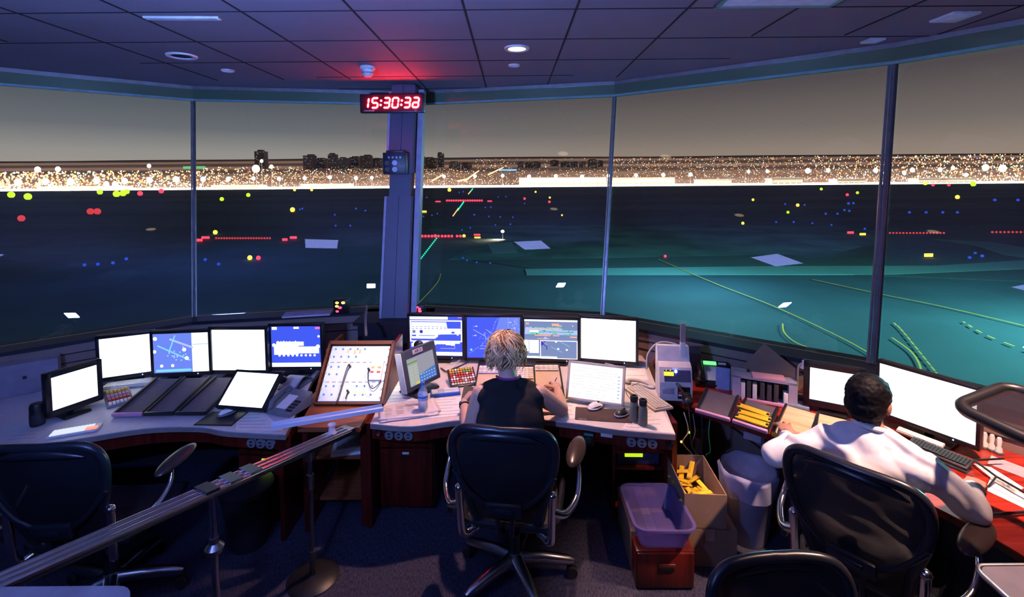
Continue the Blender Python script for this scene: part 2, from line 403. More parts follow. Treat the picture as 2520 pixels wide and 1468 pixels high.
# pillar in the corner of the glass
M['pil'] = mat('pillar_paint', (.13, .115, .175), .45, var=.04, scale=2)
b0 = Vector((-1.075, 4.46, ZS)); b1 = Vector((-1.045, 4.90, ZC)); ax = b1-b0
def pilp(t, dx, dy): p = b0 + ax*t; return (p.x+dx, p.y+dy, p.z)
mb = MB()
for t0, t1 in ((0, .50), (.60, .99)):
    for sx0, sx1 in ((-.115, -.004), (.004, .115)):   # two panels with a seam
        q = [(sx0, -.10), (sx1, -.10), (sx1, .10), (sx0, .10)]
        A = [mb.v(pilp(t0, *p)) for p in q]; B = [mb.v(pilp(t1, *p)) for p in q]
        mb.f(A[::-1]); mb.f(B)
        for j in range(4): mb.f([A[j], A[(j+1) % 4], B[(j+1) % 4], B[j]])
q = [(-.10, -.085), (.10, -.085), (.10, .09), (-.10, .09)]
A = [mb.v(pilp(0, *p)) for p in q]; B = [mb.v(pilp(.995, *p)) for p in q]
mb.f(A[::-1]); mb.f(B)
for j in range(4): mb.f([A[j], A[(j+1) % 4], B[(j+1) % 4], B[j]])
mb.mi = 1   # pale edge strip on its left side, cover strip on the right
for x0, x1, y0, y1, t0, t1 in ((-.135, -.113, -.115, .02, 0, .50), (-.135, -.113, -.115, .02, .60, .96), (.125, .175, .02, .16, 0, .98)):
    q = [(x0, y0), (x1, y0), (x1, y1), (x0, y1)]
    A = [mb.v(pilp(t0, *p)) for p in q]; B = [mb.v(pilp(t1, *p)) for p in q]
    mb.f(A[::-1]); mb.f(B)
    for j in range(4): mb.f([A[j], A[(j+1) % 4], B[(j+1) % 4], B[j]])
struct(mb.build('pillar', [M['pil'], mat('pillar_edge', (.42, .40, .54), .4)], smooth=False))
mb = MB(); mb.box((-1.08, 4.50, .46), (.62, .40, .92)); mb.box((-1.08, 4.46, .935), (.66, .46, .03))
struct(mb.build('pillar_plinth', M['sill'], smooth=False))

# ------------------------------------------------------------------ airfield outside
GZ = -24.0
def ground_mat():
    m = bpy.data.materials.new('airfield'); m.use_nodes = True; n = m.node_tree.nodes; l = m.node_tree.links; b = n['Principled BSDF']; b.inputs['Roughness'].default_value = .8
    t = n.new('ShaderNodeTexCoord'); mp_ = n.new('ShaderNodeMapping'); mp_.inputs['Scale'].default_value = (.0012, .012, 1); mp_.inputs['Rotation'].default_value = (0, 0, -.03)
    z = n.new('ShaderNodeTexNoise'); z.inputs['Scale'].default_value = 1; z.inputs['Detail'].default_value = 4; l.new(t.outputs['Object'], mp_.inputs[0]); l.new(mp_.outputs[0], z.inputs['Vector'])
    z2 = n.new('ShaderNodeTexNoise'); z2.inputs['Scale'].default_value = .06; z2.inputs['Detail'].default_value = 5; l.new(t.outputs['Object'], z2.inputs['Vector'])
    r = ramp(n, l, z.outputs['Fac'], [(.35, (.026, .052, .07)), (.52, (.045, .08, .09)), (.62, (.062, .112, .115))])
    r2 = ramp(n, l, z2.outputs['Fac'], [(.3, (.75, .75, .75)), (.7, (1.1, 1.1, 1.1))])
    mm = n.new('ShaderNodeMix'); mm.data_type = 'RGBA'; mm.blend_type = 'MULTIPLY'; mm.inputs[0].default_value = 1
    l.new(r.outputs[0], mm.inputs[6]); l.new(r2.outputs[0], mm.inputs[7]); l.new(mm.outputs[2], b.inputs['Base Color']); return m
mb = MB(); mb.prism([(-9000, -200), (9000, -200), (9000, 2300), (-9000, 2300)], GZ-3, GZ); struct(mb.build('ground', ground_mat(), smooth=False))
def gp(px, py, dz=0.0):
    p = gz(px, py, GZ); return Vector((p.x, p.y, GZ+dz))
def patch(name, pts, m, dz):
    mb = MB(); P = [gp(*p) for p in pts]; mb.prism([(p.x, p.y) for p in P], GZ-.5, GZ+dz); return struct(mb.build(name, m, smooth=False))
M['grass'] = mat('airfield_grass', (.055, .12, .11), .95, var=.55, scale=.05)
M['tarmac'] = mat('taxiway_tarmac', (.032, .062, .066), .8, var=.25, scale=.02)
M['conc'] = mat('taxiway_shoulder', (.12, .24, .23), .8, var=.1, scale=.03)
M['apron'] = mat('apron_concrete', (.62, .58, .54), .7, var=.15, scale=.004)
M['mark'] = mat('yellow_marking', (.95, .42, .05), .7)
patch('ground_grass', [(1020, 556), (1500, 552), (2150, 556), (2230, 578), (2060, 622), (1500, 634), (1100, 640), (1180, 600)], M['grass'], .06)
patch('road_taxiway', [(1160, 640), (1600, 638), (2230, 632), (2520, 615), (2700, 700), (1800, 664), (1300, 660)], M['tarmac'], .12)
patch('road_stripe', [(1292, 663), (1900, 656), (2300, 655), (2540, 640), (2540, 662), (2200, 676), (1296, 677)], M['conc'], .2)
patch('road_stand', [(1200, 600), (1260, 596), (1275, 622), (1212, 624)], M['conc'], .12)
patch('road_bend', [(2290, 588), (2440, 596), (2540, 612), (2560, 640), (2470, 628), (2400, 604)], M['conc'], .16)
for nm, pts, w in (('curve', [(1926, 800), (1930, 822), (1955, 845), (2000, 863), (2060, 880)], 0.275), ('lead_in', [(1620, 640), (1760, 700), (1900, 755), (2060, 830), (2150, 880)], 0.248),
                   ('centre', [(2195, 835), (2240, 868), (2262, 900), (2268, 930)], 0.248), ('edge', [(2370, 795), (2430, 830), (2560, 880)], 0.275), ('far', [(2000, 690), (2160, 725), (2330, 760), (2560, 815)], 0.275),
                   ('stand', [(1010, 770), (1075, 700), (1085, 675)], 0.193)):
    P = smooth_line([gp(*p, .3) for p in pts], 6); mb = MB()
    for k in range(len(P)-1):
        if nm == 'edge' and k % 2: continue
        d = (P[k+1]-P[k]).normalized(); sd = Vector((d.y, -d.x, 0))*w/2
        A = [P[k]-sd, P[k]+sd, P[k+1]+sd, P[k+1]-sd]; up = Vector((0, 0, .04))
        a = [mb.v(p) for p in A]; b = [mb.v(p+up) for p in A]; mb.f(a[::-1]); mb.f(b)
        for j in range(4): mb.f([a[j], a[(j+1) % 4], b[(j+1) % 4], b[j]])
    struct(mb.build('road_marking_'+nm, M['mark'], smooth=False))
mb = MB()   # dashed line beside the curve
for k in range(14):
    t = k/13; a = gp(2200+95*t+30*t*t, 798+150*t**1.25, .3); b = gp(2200+95*t+30*t*t+7+4*t, 798+150*t**1.25+7+6*t, .3); mb.box(*bar(a, b, .22, .04))
struct(mb.build('road_marking_dashes', M['mark'], smooth=False))
patch('road_apron', [(-400, 474), (600, 467), (1260, 459), (1900, 452), (2900, 444), (2900, 437), (1260, 449), (-400, 462)], M['apron'], .4)

# city on the rising ground behind the apron
def slope_z(y): return GZ + max(0, (y-2150))*.066
mb = MB(); mb.grid(lambda u, v: (-11000+22000*u, 2150+5600*v, GZ-.5+max(0, 5600*v)*.066+(14*noise.noise(Vector((u*9, v*3, 0)))*v)), 60, 14)
struct(mb.build('hills', mat('city_ground', (.17, .13, .11), .9, var=.3, scale=.004), smooth=True))
CL = [glow('city_orange', (1, .46, .20), 3.4, False), glow('city_white', (1, .86, .72), 4.5, False), glow('city_cool', (.65, .95, .92), 2.2, False), glow('city_red', (1, .10, .08), 2.0, False), glow('city_green', (.2, .9, .45), 1.6, False), glow('city_blue', (.25, .35, 1), 1.6, False), glow('city_amber', (1, .34, .12), 2.6, False)]
def octa(mb, c, r, sy=1.0):
    c = Vector(c); vs = [mb.v(c+Vector(d)*r) for d in ((1, 0, 0), (0, 1, 0), (-1, 0, 0), (0, -1, 0))]; t = mb.v(c+Vector((0, 0, r*sy))); b = mb.v(c-Vector((0, 0, r*sy)))
    for j in range(4): mb.f([vs[j], vs[(j+1) % 4], t]); mb.f([vs[(j+1) % 4], vs[j], b])
TW = ((1036, 384, 22, 0), (1060, 386, 26, 0), (1085, 374, 15, 0), (1118, 396, 26, 0), (1148, 399, 24, 0), (1281, 397, 14, 1), (1302, 399, 18, 1), (1321, 397, 20, 1), (1365, 393, 20, 1), (1392, 397, 22, 1), (1414, 397, 16, 1), (1434, 398, 15, 1), (1459, 391, 20, 1), (1478, 394, 12, 1),
                           (640, 368, 24, 2), (760, 379, 26, 2), (790, 388, 22, 2), (818, 376, 20, 2), (845, 386, 26, 2), (872, 384, 22, 2), (900, 380, 26, 2), (928, 388, 22, 2))
mb = MB(); rng = random.Random(3)
for k in range(9400):
    px = rng.uniform(-600, 3100); lo = 471-.0095*px; hi = 402-.009*px if px > 1100 else 418 - .012*px + (6 if px < 500 else 0)
    t = rng.random()**1.25; py = lo-2 + (hi-lo+2)*t
    if any(abs(px-w_[0]) < w_[2]*.5+8 and w_[1]-6 < py < 415 for w_ in TW): continue
    q_ = ray(px, py); y = min(8200, 166/(.066-q_.z/q_.y))*.985
    p = gy(px, py, y)
    edge = abs(px-1350)/1260; rad = (1.3 + 2.0*max(0, edge-.35) + (1.8*max(0, (900-px)/900)))*rng.uniform(.55, 1.35)
    r = rad*y/1200*.62
    q = rng.random(); w = .38 if t < .3 else .16
    mb.mi = 1 if q < w else (2 if q < w+.07 else (3 if q < w+.09 else (4 if q < w+.105 else (5 if q < w+.12 else (6 if q < w+.42 else 0)))))
    octa(mb, p, r, 1.0 if px < 2000 else 1.5)
for a, b, n in (((1238, 412), (1200, 430), 18), ((1150, 440), (1125, 446), 10), ((1178, 420), (1142, 446), 16), ((1090, 430), (1062, 445), 12)):   # lit streets running away
    for k in range(n):
        t = k/n; q_ = (a[0]+(b[0]-a[0])*t, a[1]+(b[1]-a[1])*t); rr = ray(*q_); p = gy(*q_, 164/(.066-rr.z/rr.y)); mb.mi = 0; octa(mb, p, 5)
tag(mb.build('city_lights', CL, smooth=False, fix=False), 'orange and white street lights of the city beyond the airfield', 'city lights', kind='stuff')
# towers as dark silhouettes with a few lit windows
bsil = mat('tower_concrete', (.026, .023, .024), .8, var=.2, scale=.02)
wlit = [glow('window_warm', (1, .72, .45), .55, False), glow('window_cool', (.6, .8, .85), .5, False)]
def tower(px, base, top, wpx, y, label, rng=random.Random(5)):
    a = gy(px-wpx/2, base, y); b = gy(px+wpx/2, base, y); zt = gy(px, top, y).z; w = (b.x-a.x); z0 = slope_z(y)-6
    t = thing('apartment_tower', label, 'building', ((a.x+b.x)/2, y, z0), group='towers on the skyline')
    h = zt-z0; mb = MB(); mb.box((0, w*.4, h*.46), (w, w*.8, h*.92)); mb.box((w*rng.uniform(-.15, .15), w*.4, h*.96), (w*rng.uniform(.45, .75), w*.5, h*.08)); mb.build('body', bsil, t, smooth=False)
    mb = MB()
    for i in range(max(2, int(wpx/3.2))):
        for j in range(max(3, int((base-top)/4))):
            if rng.random() < .14:
                n_ = max(2, int(wpx/3.2)); m_ = max(3, int((base-top)/4)); mb.mi = rng.randrange(2); mb.box((-w/2+w*(i+.5)/n_, -.3, h*.9*(j+.5)/m_), (w/n_*.5, .6, h/m_*.42))
    if len(mb.bm.faces): mb.build('lit_windows', wlit, t, smooth=False)
    else: mb.bm.free()
    return t
for px, top, wpx, side in TW:
    tower(px, 440, top, wpx, 3900+rng.uniform(-250, 250), ('dim tower block just right of the pillar, on the hazy skyline', 'dim block among the city lights, skyline beside the centre mullion', 'dim tower block seen through the pane left of the pillar')[side])
# lit cargo and terminal buildings along the apron
facade = mat('terminal_facade', (.34, .26, .20), .7, var=.08, scale=.01)
roofm = mat('terminal_roof', (.12, .10, .10), .8)
def hall(x0, x1, top, y, label, em, group):
    a = gy(x0, 456, y); b = gy(x1, 456, y); w = b.x-a.x; zt = gy((x0+x1)/2, top, y).z; h = zt-GZ
    t = thing('terminal_building', label, 'building', ((a.x+b.x)/2, y, GZ), group=group)
    mb = MB(); mb.box((0, 25, h*.45), (w, 50, h*.9)); mb.build('wall', facade, t, smooth=False)
    mb = MB(); mb.box((0, 24, h*.95), (w*1.01, 56, h*.10)); mb.build('roof', roofm, t, smooth=False)
    n_ = max(3, int((x1-x0)/14)); mb = MB()
    for k in range(n_): mb.box((-w/2+w*(k+.5)/n_, -.6, h*.25), (w/n_*.7, 1.2, h*.22))
    mb.build('lit_window', glow('hall_window', em, 1.0, False), t, smooth=False)
HG = 'floodlit halls along the far apron'
hall(1278, 1492, 435, 1830, 'long pale floodlit hall left of the centre mullion', (1, .80, .55), HG)
hall(1500, 1660, 436, 1830, 'low floodlit hall just right of the centre mullion', (1, .80, .55), HG)
hall(1720, 1800, 441, 1840, 'floodlit hall midway between the two right mullions', (1, .9, .8), HG)
hall(1900, 1975, 437, 1840, 'tall floodlit hall behind the brightest mast lights', (1, .75, .6), HG)
hall(2060, 2130, 440, 1840, 'floodlit hall just left of the right mullion', (1, .92, .85), HG)
hall(2260, 2400, 438, 1840, 'long floodlit hall seen through the rightmost pane', (1, .9, .8), HG)
hall(740, 860, 452, 1850, 'floodlit hall directly left of the pillar', (1, .9, .85), HG)
hall(520, 640, 455, 1850, 'floodlit hall just right of the left mullion', (1, .85, .75), HG)
hall(90, 300, 458, 1850, 'long floodlit hall seen through the leftmost pane', (1, .9, .85), HG)
t = thing('signboard', 'long thin blue lit sign among the city lights', 'sign', (*gy(1250, 418, 3300).xy, slope_z(3300)))
mb = MB(); zz = gy(1250, 418, 3300).z-slope_z(3300); mb.box((0, 0, zz), (118, 4, 9)); mb.build('lit_panel', glow('sign_blue', (.15, .40, 1), 2.2, False), t, smooth=False)
mb = MB()
for x in (-45, 0, 45): mb.box((x, 5, zz/2), (3, 3, zz))
mb.build('support', roofm, t, smooth=False)
t = thing('signboard', 'dim green lit sign left of the left mullion, above the city lights', 'sign', (*gy(478, 410, 3000).xy, slope_z(3000)))
mb = MB(); zz = gy(478, 412, 3000).z-slope_z(3000); mb.box((0, 0, zz), (135, 4, 16)); mb.build('lit_panel', glow('sign_green', (.10, .55, .22), 1.0, False), t, smooth=False)
mb = MB()
for x in (-45, 45): mb.box((x, 5, zz/2), (3, 3, zz))
mb.build('support', roofm, t, smooth=False)
# floodlight masts: the white stars over the apron
mp_src = None; HEAD = glow('mast_light', (1, .96, .92), 14, False)
def mast(px, py, rpx, y, label):
    global mp_src
    p = gy(px, py, y); t = thing('floodlight_mast', label, 'light mast', (p.x, y, GZ), group='floodlight masts along the apron')
    r = rpx*y/1200; h = p.z-GZ
    mb = MB(); mb.cyl((0, 0, 0), (0, 0, h), 1.0, .5, 6); mb.build('pole', roofm, t)
    mb = MB(); mb.ell((0, -.6, h), (r, r*.5, r), 12, 8); mb.build('lamp_head', HEAD, t)
ML = 'white floodlight mast burning over the bright far apron'
rs = random.Random(11)
for px, py, rp in [(93, 417, 9), (143, 416, 8), (45, 448, 11), (112, 446, 10), (174, 447, 11), (238, 444, 10), (262, 452, 8), (307, 445, 9), (284, 453, 9), (368, 443, 9), (434, 441, 9), (500, 441, 8), (367, 408, 6), (562, 440, 7), (624, 439, 6), (687, 439, 6), (750, 438, 6), (812, 436, 6), (876, 438, 6), (915, 437, 5), (630, 415, 12), (668, 410, 6), (644, 396, 5),
                    (1093, 434, 5), (1169, 433, 5), (1237, 432, 5), (1302, 434, 5.5), (1368, 433, 5.5), (1432, 434, 5.5), (1497, 432, 5), (1565, 431, 5.5), (1632, 430, 6), (1699, 429, 6), (1842, 422, 5), (1888, 421, 5), (1988, 420, 8), (2038, 419, 6), (2155, 419, 7), (2245, 418, 7), (2313, 417, 7), (2225, 425, 6), (2345, 413, 6), (2425, 412, 10), (2467, 414, 11), (2377, 430, 6)]:
    mast(px, py, rp*.8, 1800+rs.uniform(-15, 15), ML)

# airfield lights
AL = {}
LM = {'red': glow('al_red', (1, .03, .06), 3.2, False), 'dred': glow('al_dim_red', (.75, .05, .06), 1.0, False), 'green': glow('al_green', (.02, .95, .42), 1.7, False), 'blue': glow('al_blue', (.03, .09, .85), .8, False),
      'yellow': glow('al_yellow', (1, .66, .06), 2.6, False), 'lime': glow('al_lime', (.55, .90, .03), 1.5, False), 'amber': glow('al_amber', (1, .50, .16), 1.6, False), 'white': glow('al_white', (1, .8, .7), 3.0, False)}
def alight(px, py, rpx, c, label, group, sx=1.0, name='airfield_light'):
    p = gp(px, py); r = rpx*p.y/1200
    k = (c, round(sx, 1), name)
    if k not in AL:
        mb = MB(); mb.ell((0, 0, .9), (sx, .8, 1.0), 10, 6); mb.mi = 1; mb.cyl((0, 0, -.3), (0, 0, .15), .5, .35, 8)
        o = mb.build(name, [LM[c], roofm]); AL[k] = o
    else: o = AL[k].copy(); COL.objects.link(o)
    o.location = p + Vector((0, 0, .3*r*0)); o.scale = (r, r, r); tag(o, label, 'airfield light', group); return o
for x in (1017, 1026, 1039, 1047, 1055, 1063, 1071, 1079, 1088, 1096, 1104, 1112, 1125, 1133, 1142): alight(x, 583.5, 3.3 if x not in (1026, 1071, 1142) else 4, 'red' if x != 1142 else 'yellow', 'red light in the nearer stop bar right of the pillar', 'lights of the nearer red stop bar')
for k in range(16): alight(1100+5.7*k, 495.3, 2.5, 'red', 'red light in the farther stop bar right of the pillar', 'lights of the farther red stop bar')
for k in range(14): t = k/13; alight(1074-41*t, 588+53*t, 1.9, 'green', 'green light in the slanting row below the red stop bar', 'green centreline lights')
for x, y in ((1024, 651), (1017, 661), (1019, 697)): alight(x, y, 2.6, 'green', 'green light near the foot of the slanting row', 'green lights by the pillar')
for k in range(12):
    t = k/11; alight(1141-14*t, 498+20*t, 1.6, 'green', 'green light in the far slanting streak', 'far green lights'); 
for k in range(9):
    t = k/8; alight(1128-13*t, 514+18*t, 1.6, 'amber', 'orange light in the far slanting streak', 'far orange lights')
for k in range(7):
    t = k/6; alight(1163-10*t, 466+12*t, 1.5, 'amber' if t > .35 else 'green', 'tiny light in the farthest slanting streak', 'farthest streak lights')
for k in range(21): alight(532+6.6*k, 588, 2.6, 'dred', 'dim red light in the row left of the pillar', 'dim red row left of the pillar')
for k in range(17): alight(2190+8.3*k, 575, 2.4, 'dred', 'dim red light in the row right of the right mullion', 'dim red row right of the right mullion')
for k in range(9): alight(2442+10*k, 573, 2.6, 'dred', 'dim red light in the row at the far right pane', 'dim red row in the far right pane')
for x, y in ((53, 544), (223, 527), (240, 527)): alight(x, y, 8, 'dred', 'large blurred red light on the dark field, leftmost pane', 'red lights in the leftmost pane', 1.0)
for x, y, r in ((28, 486, 8), (69, 491, 8.5), (287, 484, 8), (303, 482, 7.5), (312, 477, 6.5), (246, 478, 6.5), (546, 494, 5), (611, 484, 5), (2021, 468, 3.5), (2110, 477, 3.5), (1939, 525, 3.5), (2395, 458, 6)): alight(x, y, r, 'lime', 'lime green light just below the bright apron', 'lime lights below the apron')
for x, y, r in ((720, 521, 6), (615, 639, 6), (530, 576, 5.5), (1106, 471, 4.5), (1853, 494, 3.2), (1828, 552, 3.6), (1963, 508, 4), (2277, 455, 4.5), (2356, 489, 5), (767, 470, 3.5), (725, 470, 3.5), (1353, 488, 2.5), (1318, 474, 2.5), (1383, 531, 2.2)): alight(x, y, r, 'yellow', 'yellow light standing alone on the dark field', 'single yellow lights')
for x, y, r in ((1291, 491, 3), (1352, 499, 3), (636, 639, 5.5), (345, 481, 6), (397, 475, 6), (1024, 493, 3.5), (2085, 482, 3.5), (2296, 458, 3.5), (2335, 458, 3.5), (1637, 633, 3.5)): alight(x, y, r, 'red', 'red light standing alone on the dark field', 'single red lights')
bl = [(208, 655, 5), (241, 653, 5), (278, 650, 5), (311, 640, 5), (505, 642, 5), (538, 653, 5), (744, 515, 3), (738, 517, 3), (824, 530, 3), (826, 557, 3), (862, 557, 3), (876, 515, 3), (899, 520, 3), (1050, 487, 2.5), (1063, 531, 2.5), (1076, 527, 2.5), (1042, 534, 2.5), (1130, 475, 2.5), (1140, 473, 2.5), (1167, 530, 3), (1203, 534, 2.5), (1231, 535, 2.5), (1262, 536, 2.5), (1157, 562, 2.5), (1137, 567, 2.5), (1219, 555, 2.5), (1256, 553, 2.5), (1139, 636, 2.8), (1149, 642, 2.8), (1173, 647, 2.8), (1206, 649, 2.8), (1208, 511, 2.5), (1194, 512, 2.5), (1226, 486, 2.2), (1245, 485, 2.2), (1291, 502, 2.2), (1910, 548, 3), (1953, 548, 3), (1999, 551, 3), (2046, 555, 3), (2032, 528, 3.5), (2061, 528, 3.5), (2078, 519, 3.5), (2090, 521, 3.5), (2088, 503, 4), (2100, 502, 3.5), (1932, 504, 3), (1980, 506, 3), (2128, 565, 3.5), (2238, 525, 4), (2279, 525, 4), (2320, 525, 4), (2356, 525, 4), (2386, 637, 5), (2400, 625, 4), (2417, 633, 5), (2448, 495, 4.5), (2505, 495, 4.5)]
for x, y, r in bl: alight(x, y, r*.8, 'blue', 'blue taxiway edge light on the dark airfield', 'blue taxiway lights')
for x, y, r in ((1237, 569, 4.5),): 
    p = gp(x, 588); t = thing('floodlight_pole', 'lone lit lamp pole above the grey patch of ground', 'light pole', p)
    h = gy(x, y, p.y).z-p.z; mb = MB(); mb.cyl((0, 0, 0), (0, 0, h), .25, .15, 8); mb.build('pole', roofm, t); mb = MB(); mb.ell((0, 0, h), (.8, .5, .7), 10, 6); mb.build('lamp_head', LM['white'], t)
    lamp('SPOT', 'pole_light', p+Vector((0, -1, h-1)), p+Vector((-2, -2, 0)), 22000, (1, .75, .55), spot_size=2.0, spot_blend=1, shadow_soft_size=1)
def lsign(px, py, wpx, hpx, c, label):
    p = gp(px, py+hpx); s = p.y/1200; t = thing('taxiway_sign', label, 'airfield sign', p, group='lit taxiway signs')
    mb = MB(); mb.box((0, 0, hpx*s*.62), (wpx*s, .6*s*2, hpx*s*.75), bev=.5*s); mb.build('lit_panel', LM[c], t)
    mb = MB()
    for q in (-.3, .3): mb.box((wpx*s*q, 0, hpx*s*.12), (s, s, hpx*s*.24))
    mb.build('leg', roofm, t, smooth=False)
for a in ((1174, 575, 16, 6, 'red', 'upper red lit sign at the right end of the nearer stop bar'), (1175, 582, 15, 5, 'yellow', 'lower yellow lit sign at the right end of the nearer stop bar'), (1078, 494, 13, 4, 'red', 'red lit sign at the left end of the farther stop bar'), (1205, 493, 11, 4, 'red', 'red lit sign at the right end of the farther stop bar'),
          (1043, 518, 14, 6, 'yellow', 'yellow lit sign between the two red stop bars'), (2093, 569, 16, 7, 'red', 'red lit sign left of the right mullion'), (2123, 573, 15, 7, 'yellow', 'yellow lit sign next to the right mullion'), (2285, 623, 22, 11, 'yellow', 'large yellow lit sign alone in the right pane'), (491, 587, 15, 9, 'red', 'first red lit sign right of the left mullion'), (506, 581, 20, 8, 'red', 'second red lit sign right of the left mullion'), (701, 586, 13, 8, 'red', 'first red lit sign at the right end of the dim red row'), (722, 581, 17, 8, 'red', 'last red lit sign at the right end of the dim red row')): lsign(*a)
# ------------------------------------------------------------------ desks
DZ = .72
def xy(px, py, z=DZ): p = gz(px, py, z); return (p.x, p.y)
def rot2(v, a): c, s = math.cos(a), math.sin(a); return Vector((v[0]*c-v[1]*s, v[0]*s+v[1]*c))
def desk(name, label, poly, m_top, m_edge, th=.035):
    t = thing(name, label, 'desk', (0, 0, 0))
    mb = MB(); mb.prism(poly, DZ-.006, DZ); mb.build('worktop', m_top, t, smooth=False)
    mb = MB(); mb.prism(poly, DZ-th, DZ-.0065); mb.build('edge_band', m_edge, t, smooth=False); return t
frontC = smooth_line([(-.875, 2.90, 0), (-.62, 2.86, 0), (-.36, 2.925, 0), (0, 2.955, 0), (.335, 2.89, 0), (.62, 2.80, 0), (.934, 2.744, 0)], 5)
polyC = [(p.x, p.y) for p in frontC] + [(1.075, 3.86), (1.075, 4.10), (.55, 4.26), (-.70, 4.26), (-.92, 4.0)]
deskC = desk('control_desk', 'pale curved control desk where the woman in black sits', polyC, M['lam'], M['edge'])
mb = MB()   # fascia below the front edge
pts = [Vector((p.x, p.y+.05, 0)) for p in frontC]
for a, b in zip(pts, pts[1:]): mb.box(*bar((a.x, a.y, .645), (b.x, b.y, .645), .02, .085))
mb.build('fascia', M['mahog'], deskC, smooth=False)
mb = MB(); mb.box((-.915, 3.45, .34), (.03, .95, .68)); mb.build('side_panel', M['mahog'], deskC, smooth=False)
mb = MB(); mb.box((1.0, 3.40, .34), (.03, .90, .68)); mb.build('side_panel', M['mahog'], deskC, smooth=False)
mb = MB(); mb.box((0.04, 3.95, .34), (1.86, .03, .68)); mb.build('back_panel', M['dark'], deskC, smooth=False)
frontL = smooth_line([(-3.75, 2.50, 0), (-3.2, 2.60, 0), (-2.883, 2.662, 0), (-2.596, 2.725, 0), (-2.229, 2.86, 0), (-1.909, 2.875, 0), (-1.70, 2.82, 0), (-1.335, 2.778, 0)], 5)
polyL = [(p.x, p.y) for p in frontL] + [(-1.50, 3.59), (-1.56, 4.22), (-2.88, 4.22), (-4.1, 3.18)]
deskL = desk('control_desk', 'grey curved desk along the left windows, below the row of four monitors', polyL, M['lamgrey'], M['edge'])
mb = MB(); pts = [Vector((p.x, p.y+.05, 0)) for p in frontL]
for a, b in zip(pts, pts[1:]): mb.box(*bar((a.x, a.y, .645), (b.x, b.y, .645), .02, .085))
mb.build('fascia', M['mahog'], deskL, smooth=False)
mb = MB(); mb.box((-1.415, 3.30, .34), (.03, .85, .68)); mb.build('side_panel', M['mahog'], deskL, smooth=False)
mb = MB(); mb.box((-3.2, 3.25, .34), (.03, .9, .68)); mb.build('side_panel', M['mahog'], deskL, smooth=False)
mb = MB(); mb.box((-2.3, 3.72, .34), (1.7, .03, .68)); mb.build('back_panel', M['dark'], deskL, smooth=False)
frontR = smooth_line([(1.06, 3.33, 0), (1.147, 3.083, 0), (1.483, 2.727, 0), (1.727, 2.408, 0), (1.90, 2.075, 0), (1.985, 1.80, 0), (2.0, 1.45, 0), (1.98, 1.0, 0)], 5)
polyR = [(p.x, p.y) for p in frontR] + [(3.0, .95), (3.25, 1.72), (2.235, 3.04), (1.13, 3.90)]
polyR = [(1.13, 3.87)] + [(p.x, p.y) for p in frontR] + [(3.28, .95), (3.28, 1.70), (2.27, 3.08), (1.16, 3.93)]
deskR = desk('control_desk', 'dark red mahogany desk following the right windows', polyR, M['mahogtop'], M['mahog'])
mb = MB(); mb.box(*bar((1.65, 3.12, .34), (2.55, 2.02, .34), .03, .68)); mb.build('back_panel', mat('under_desk_panel', (.16, .19, .27), .6), deskR, smooth=False)
mb = MB(); mb.box(*bar((2.02, 1.55, .34), (2.35, 1.62, .34), .03, .68)); mb.build('side_panel', M['mahog'], deskR, smooth=False)

def sockets(desk_, cx, cy, dx, ang, mark=True):
    for k in range(3):
        c = Vector((cx, cy, .645)) + Vector((math.cos(ang), math.sin(ang), 0))*dx*(k-1)
        d = Vector((math.sin(ang), -math.cos(ang), 0))
        mb = MB(); mb.cyl(c+d*.0, c+d*.016, .029, .027, 22); mb.mi = 1
        x_ = Vector((math.cos(ang), math.sin(ang), 0))
        for s_ in (1, -1): mb.box(c+d*.017+Vector((0, 0, .010*s_)), (.016, .003, .008), (0, 0, ang))
        q = mb.build('socket_dial', [M['grey'], M['black']], desk_); 
        mb = MB(); mb.box(c+d*.012+Vector((0, 0, .042)), (.060, .004, .017), (0, 0, ang)); mb.build('name_strip', M['paper'], desk_, smooth=False)
sockets(deskC, -.70, 2.905, .060, -.08); sockets(deskC, .755, 2.80, .060, -.19); sockets(deskL, -1.50, 2.825, .060, -.12)
mb = MB(); mb.box((-.83, 2.92, .645), (.035, .02, .035), bev=.004); mb.mi = 1; mb.cyl((-.83, 2.915, .645), (-.83, 2.905, .645), .010); mb.build('push_button', [M['black'], M['red']], deskC)
mb = MB(); mb.box((.455, 2.885, .625), (.065, .03, .085), (0, 0, -.3), bev=.004); mb.mi = 1; mb.cyl((.452, 2.873, .62), (.450, 2.866, .62), .020); mb.mi = 2; mb.box((.452, 2.868, .655), (.055, .003, .012), (0, 0, -.3)); mb.build('switch_plate', [M['black'], mat('dark_green', (.03, .12, .08), .5), mat('green_strip', (.08, .30, .22), .5)], deskC)
mb = MB(); mb.box((.56, 2.865, .655), (.07, .02, .022), (0, 0, -.3), bev=.003); mb.build('name_strip', M['white'], deskC)
mb = MB(); mb.cyl((.915, 2.79, .64), (.912, 2.765, .64), .02, .017); mb.build('control_knob', M['black'], deskC)

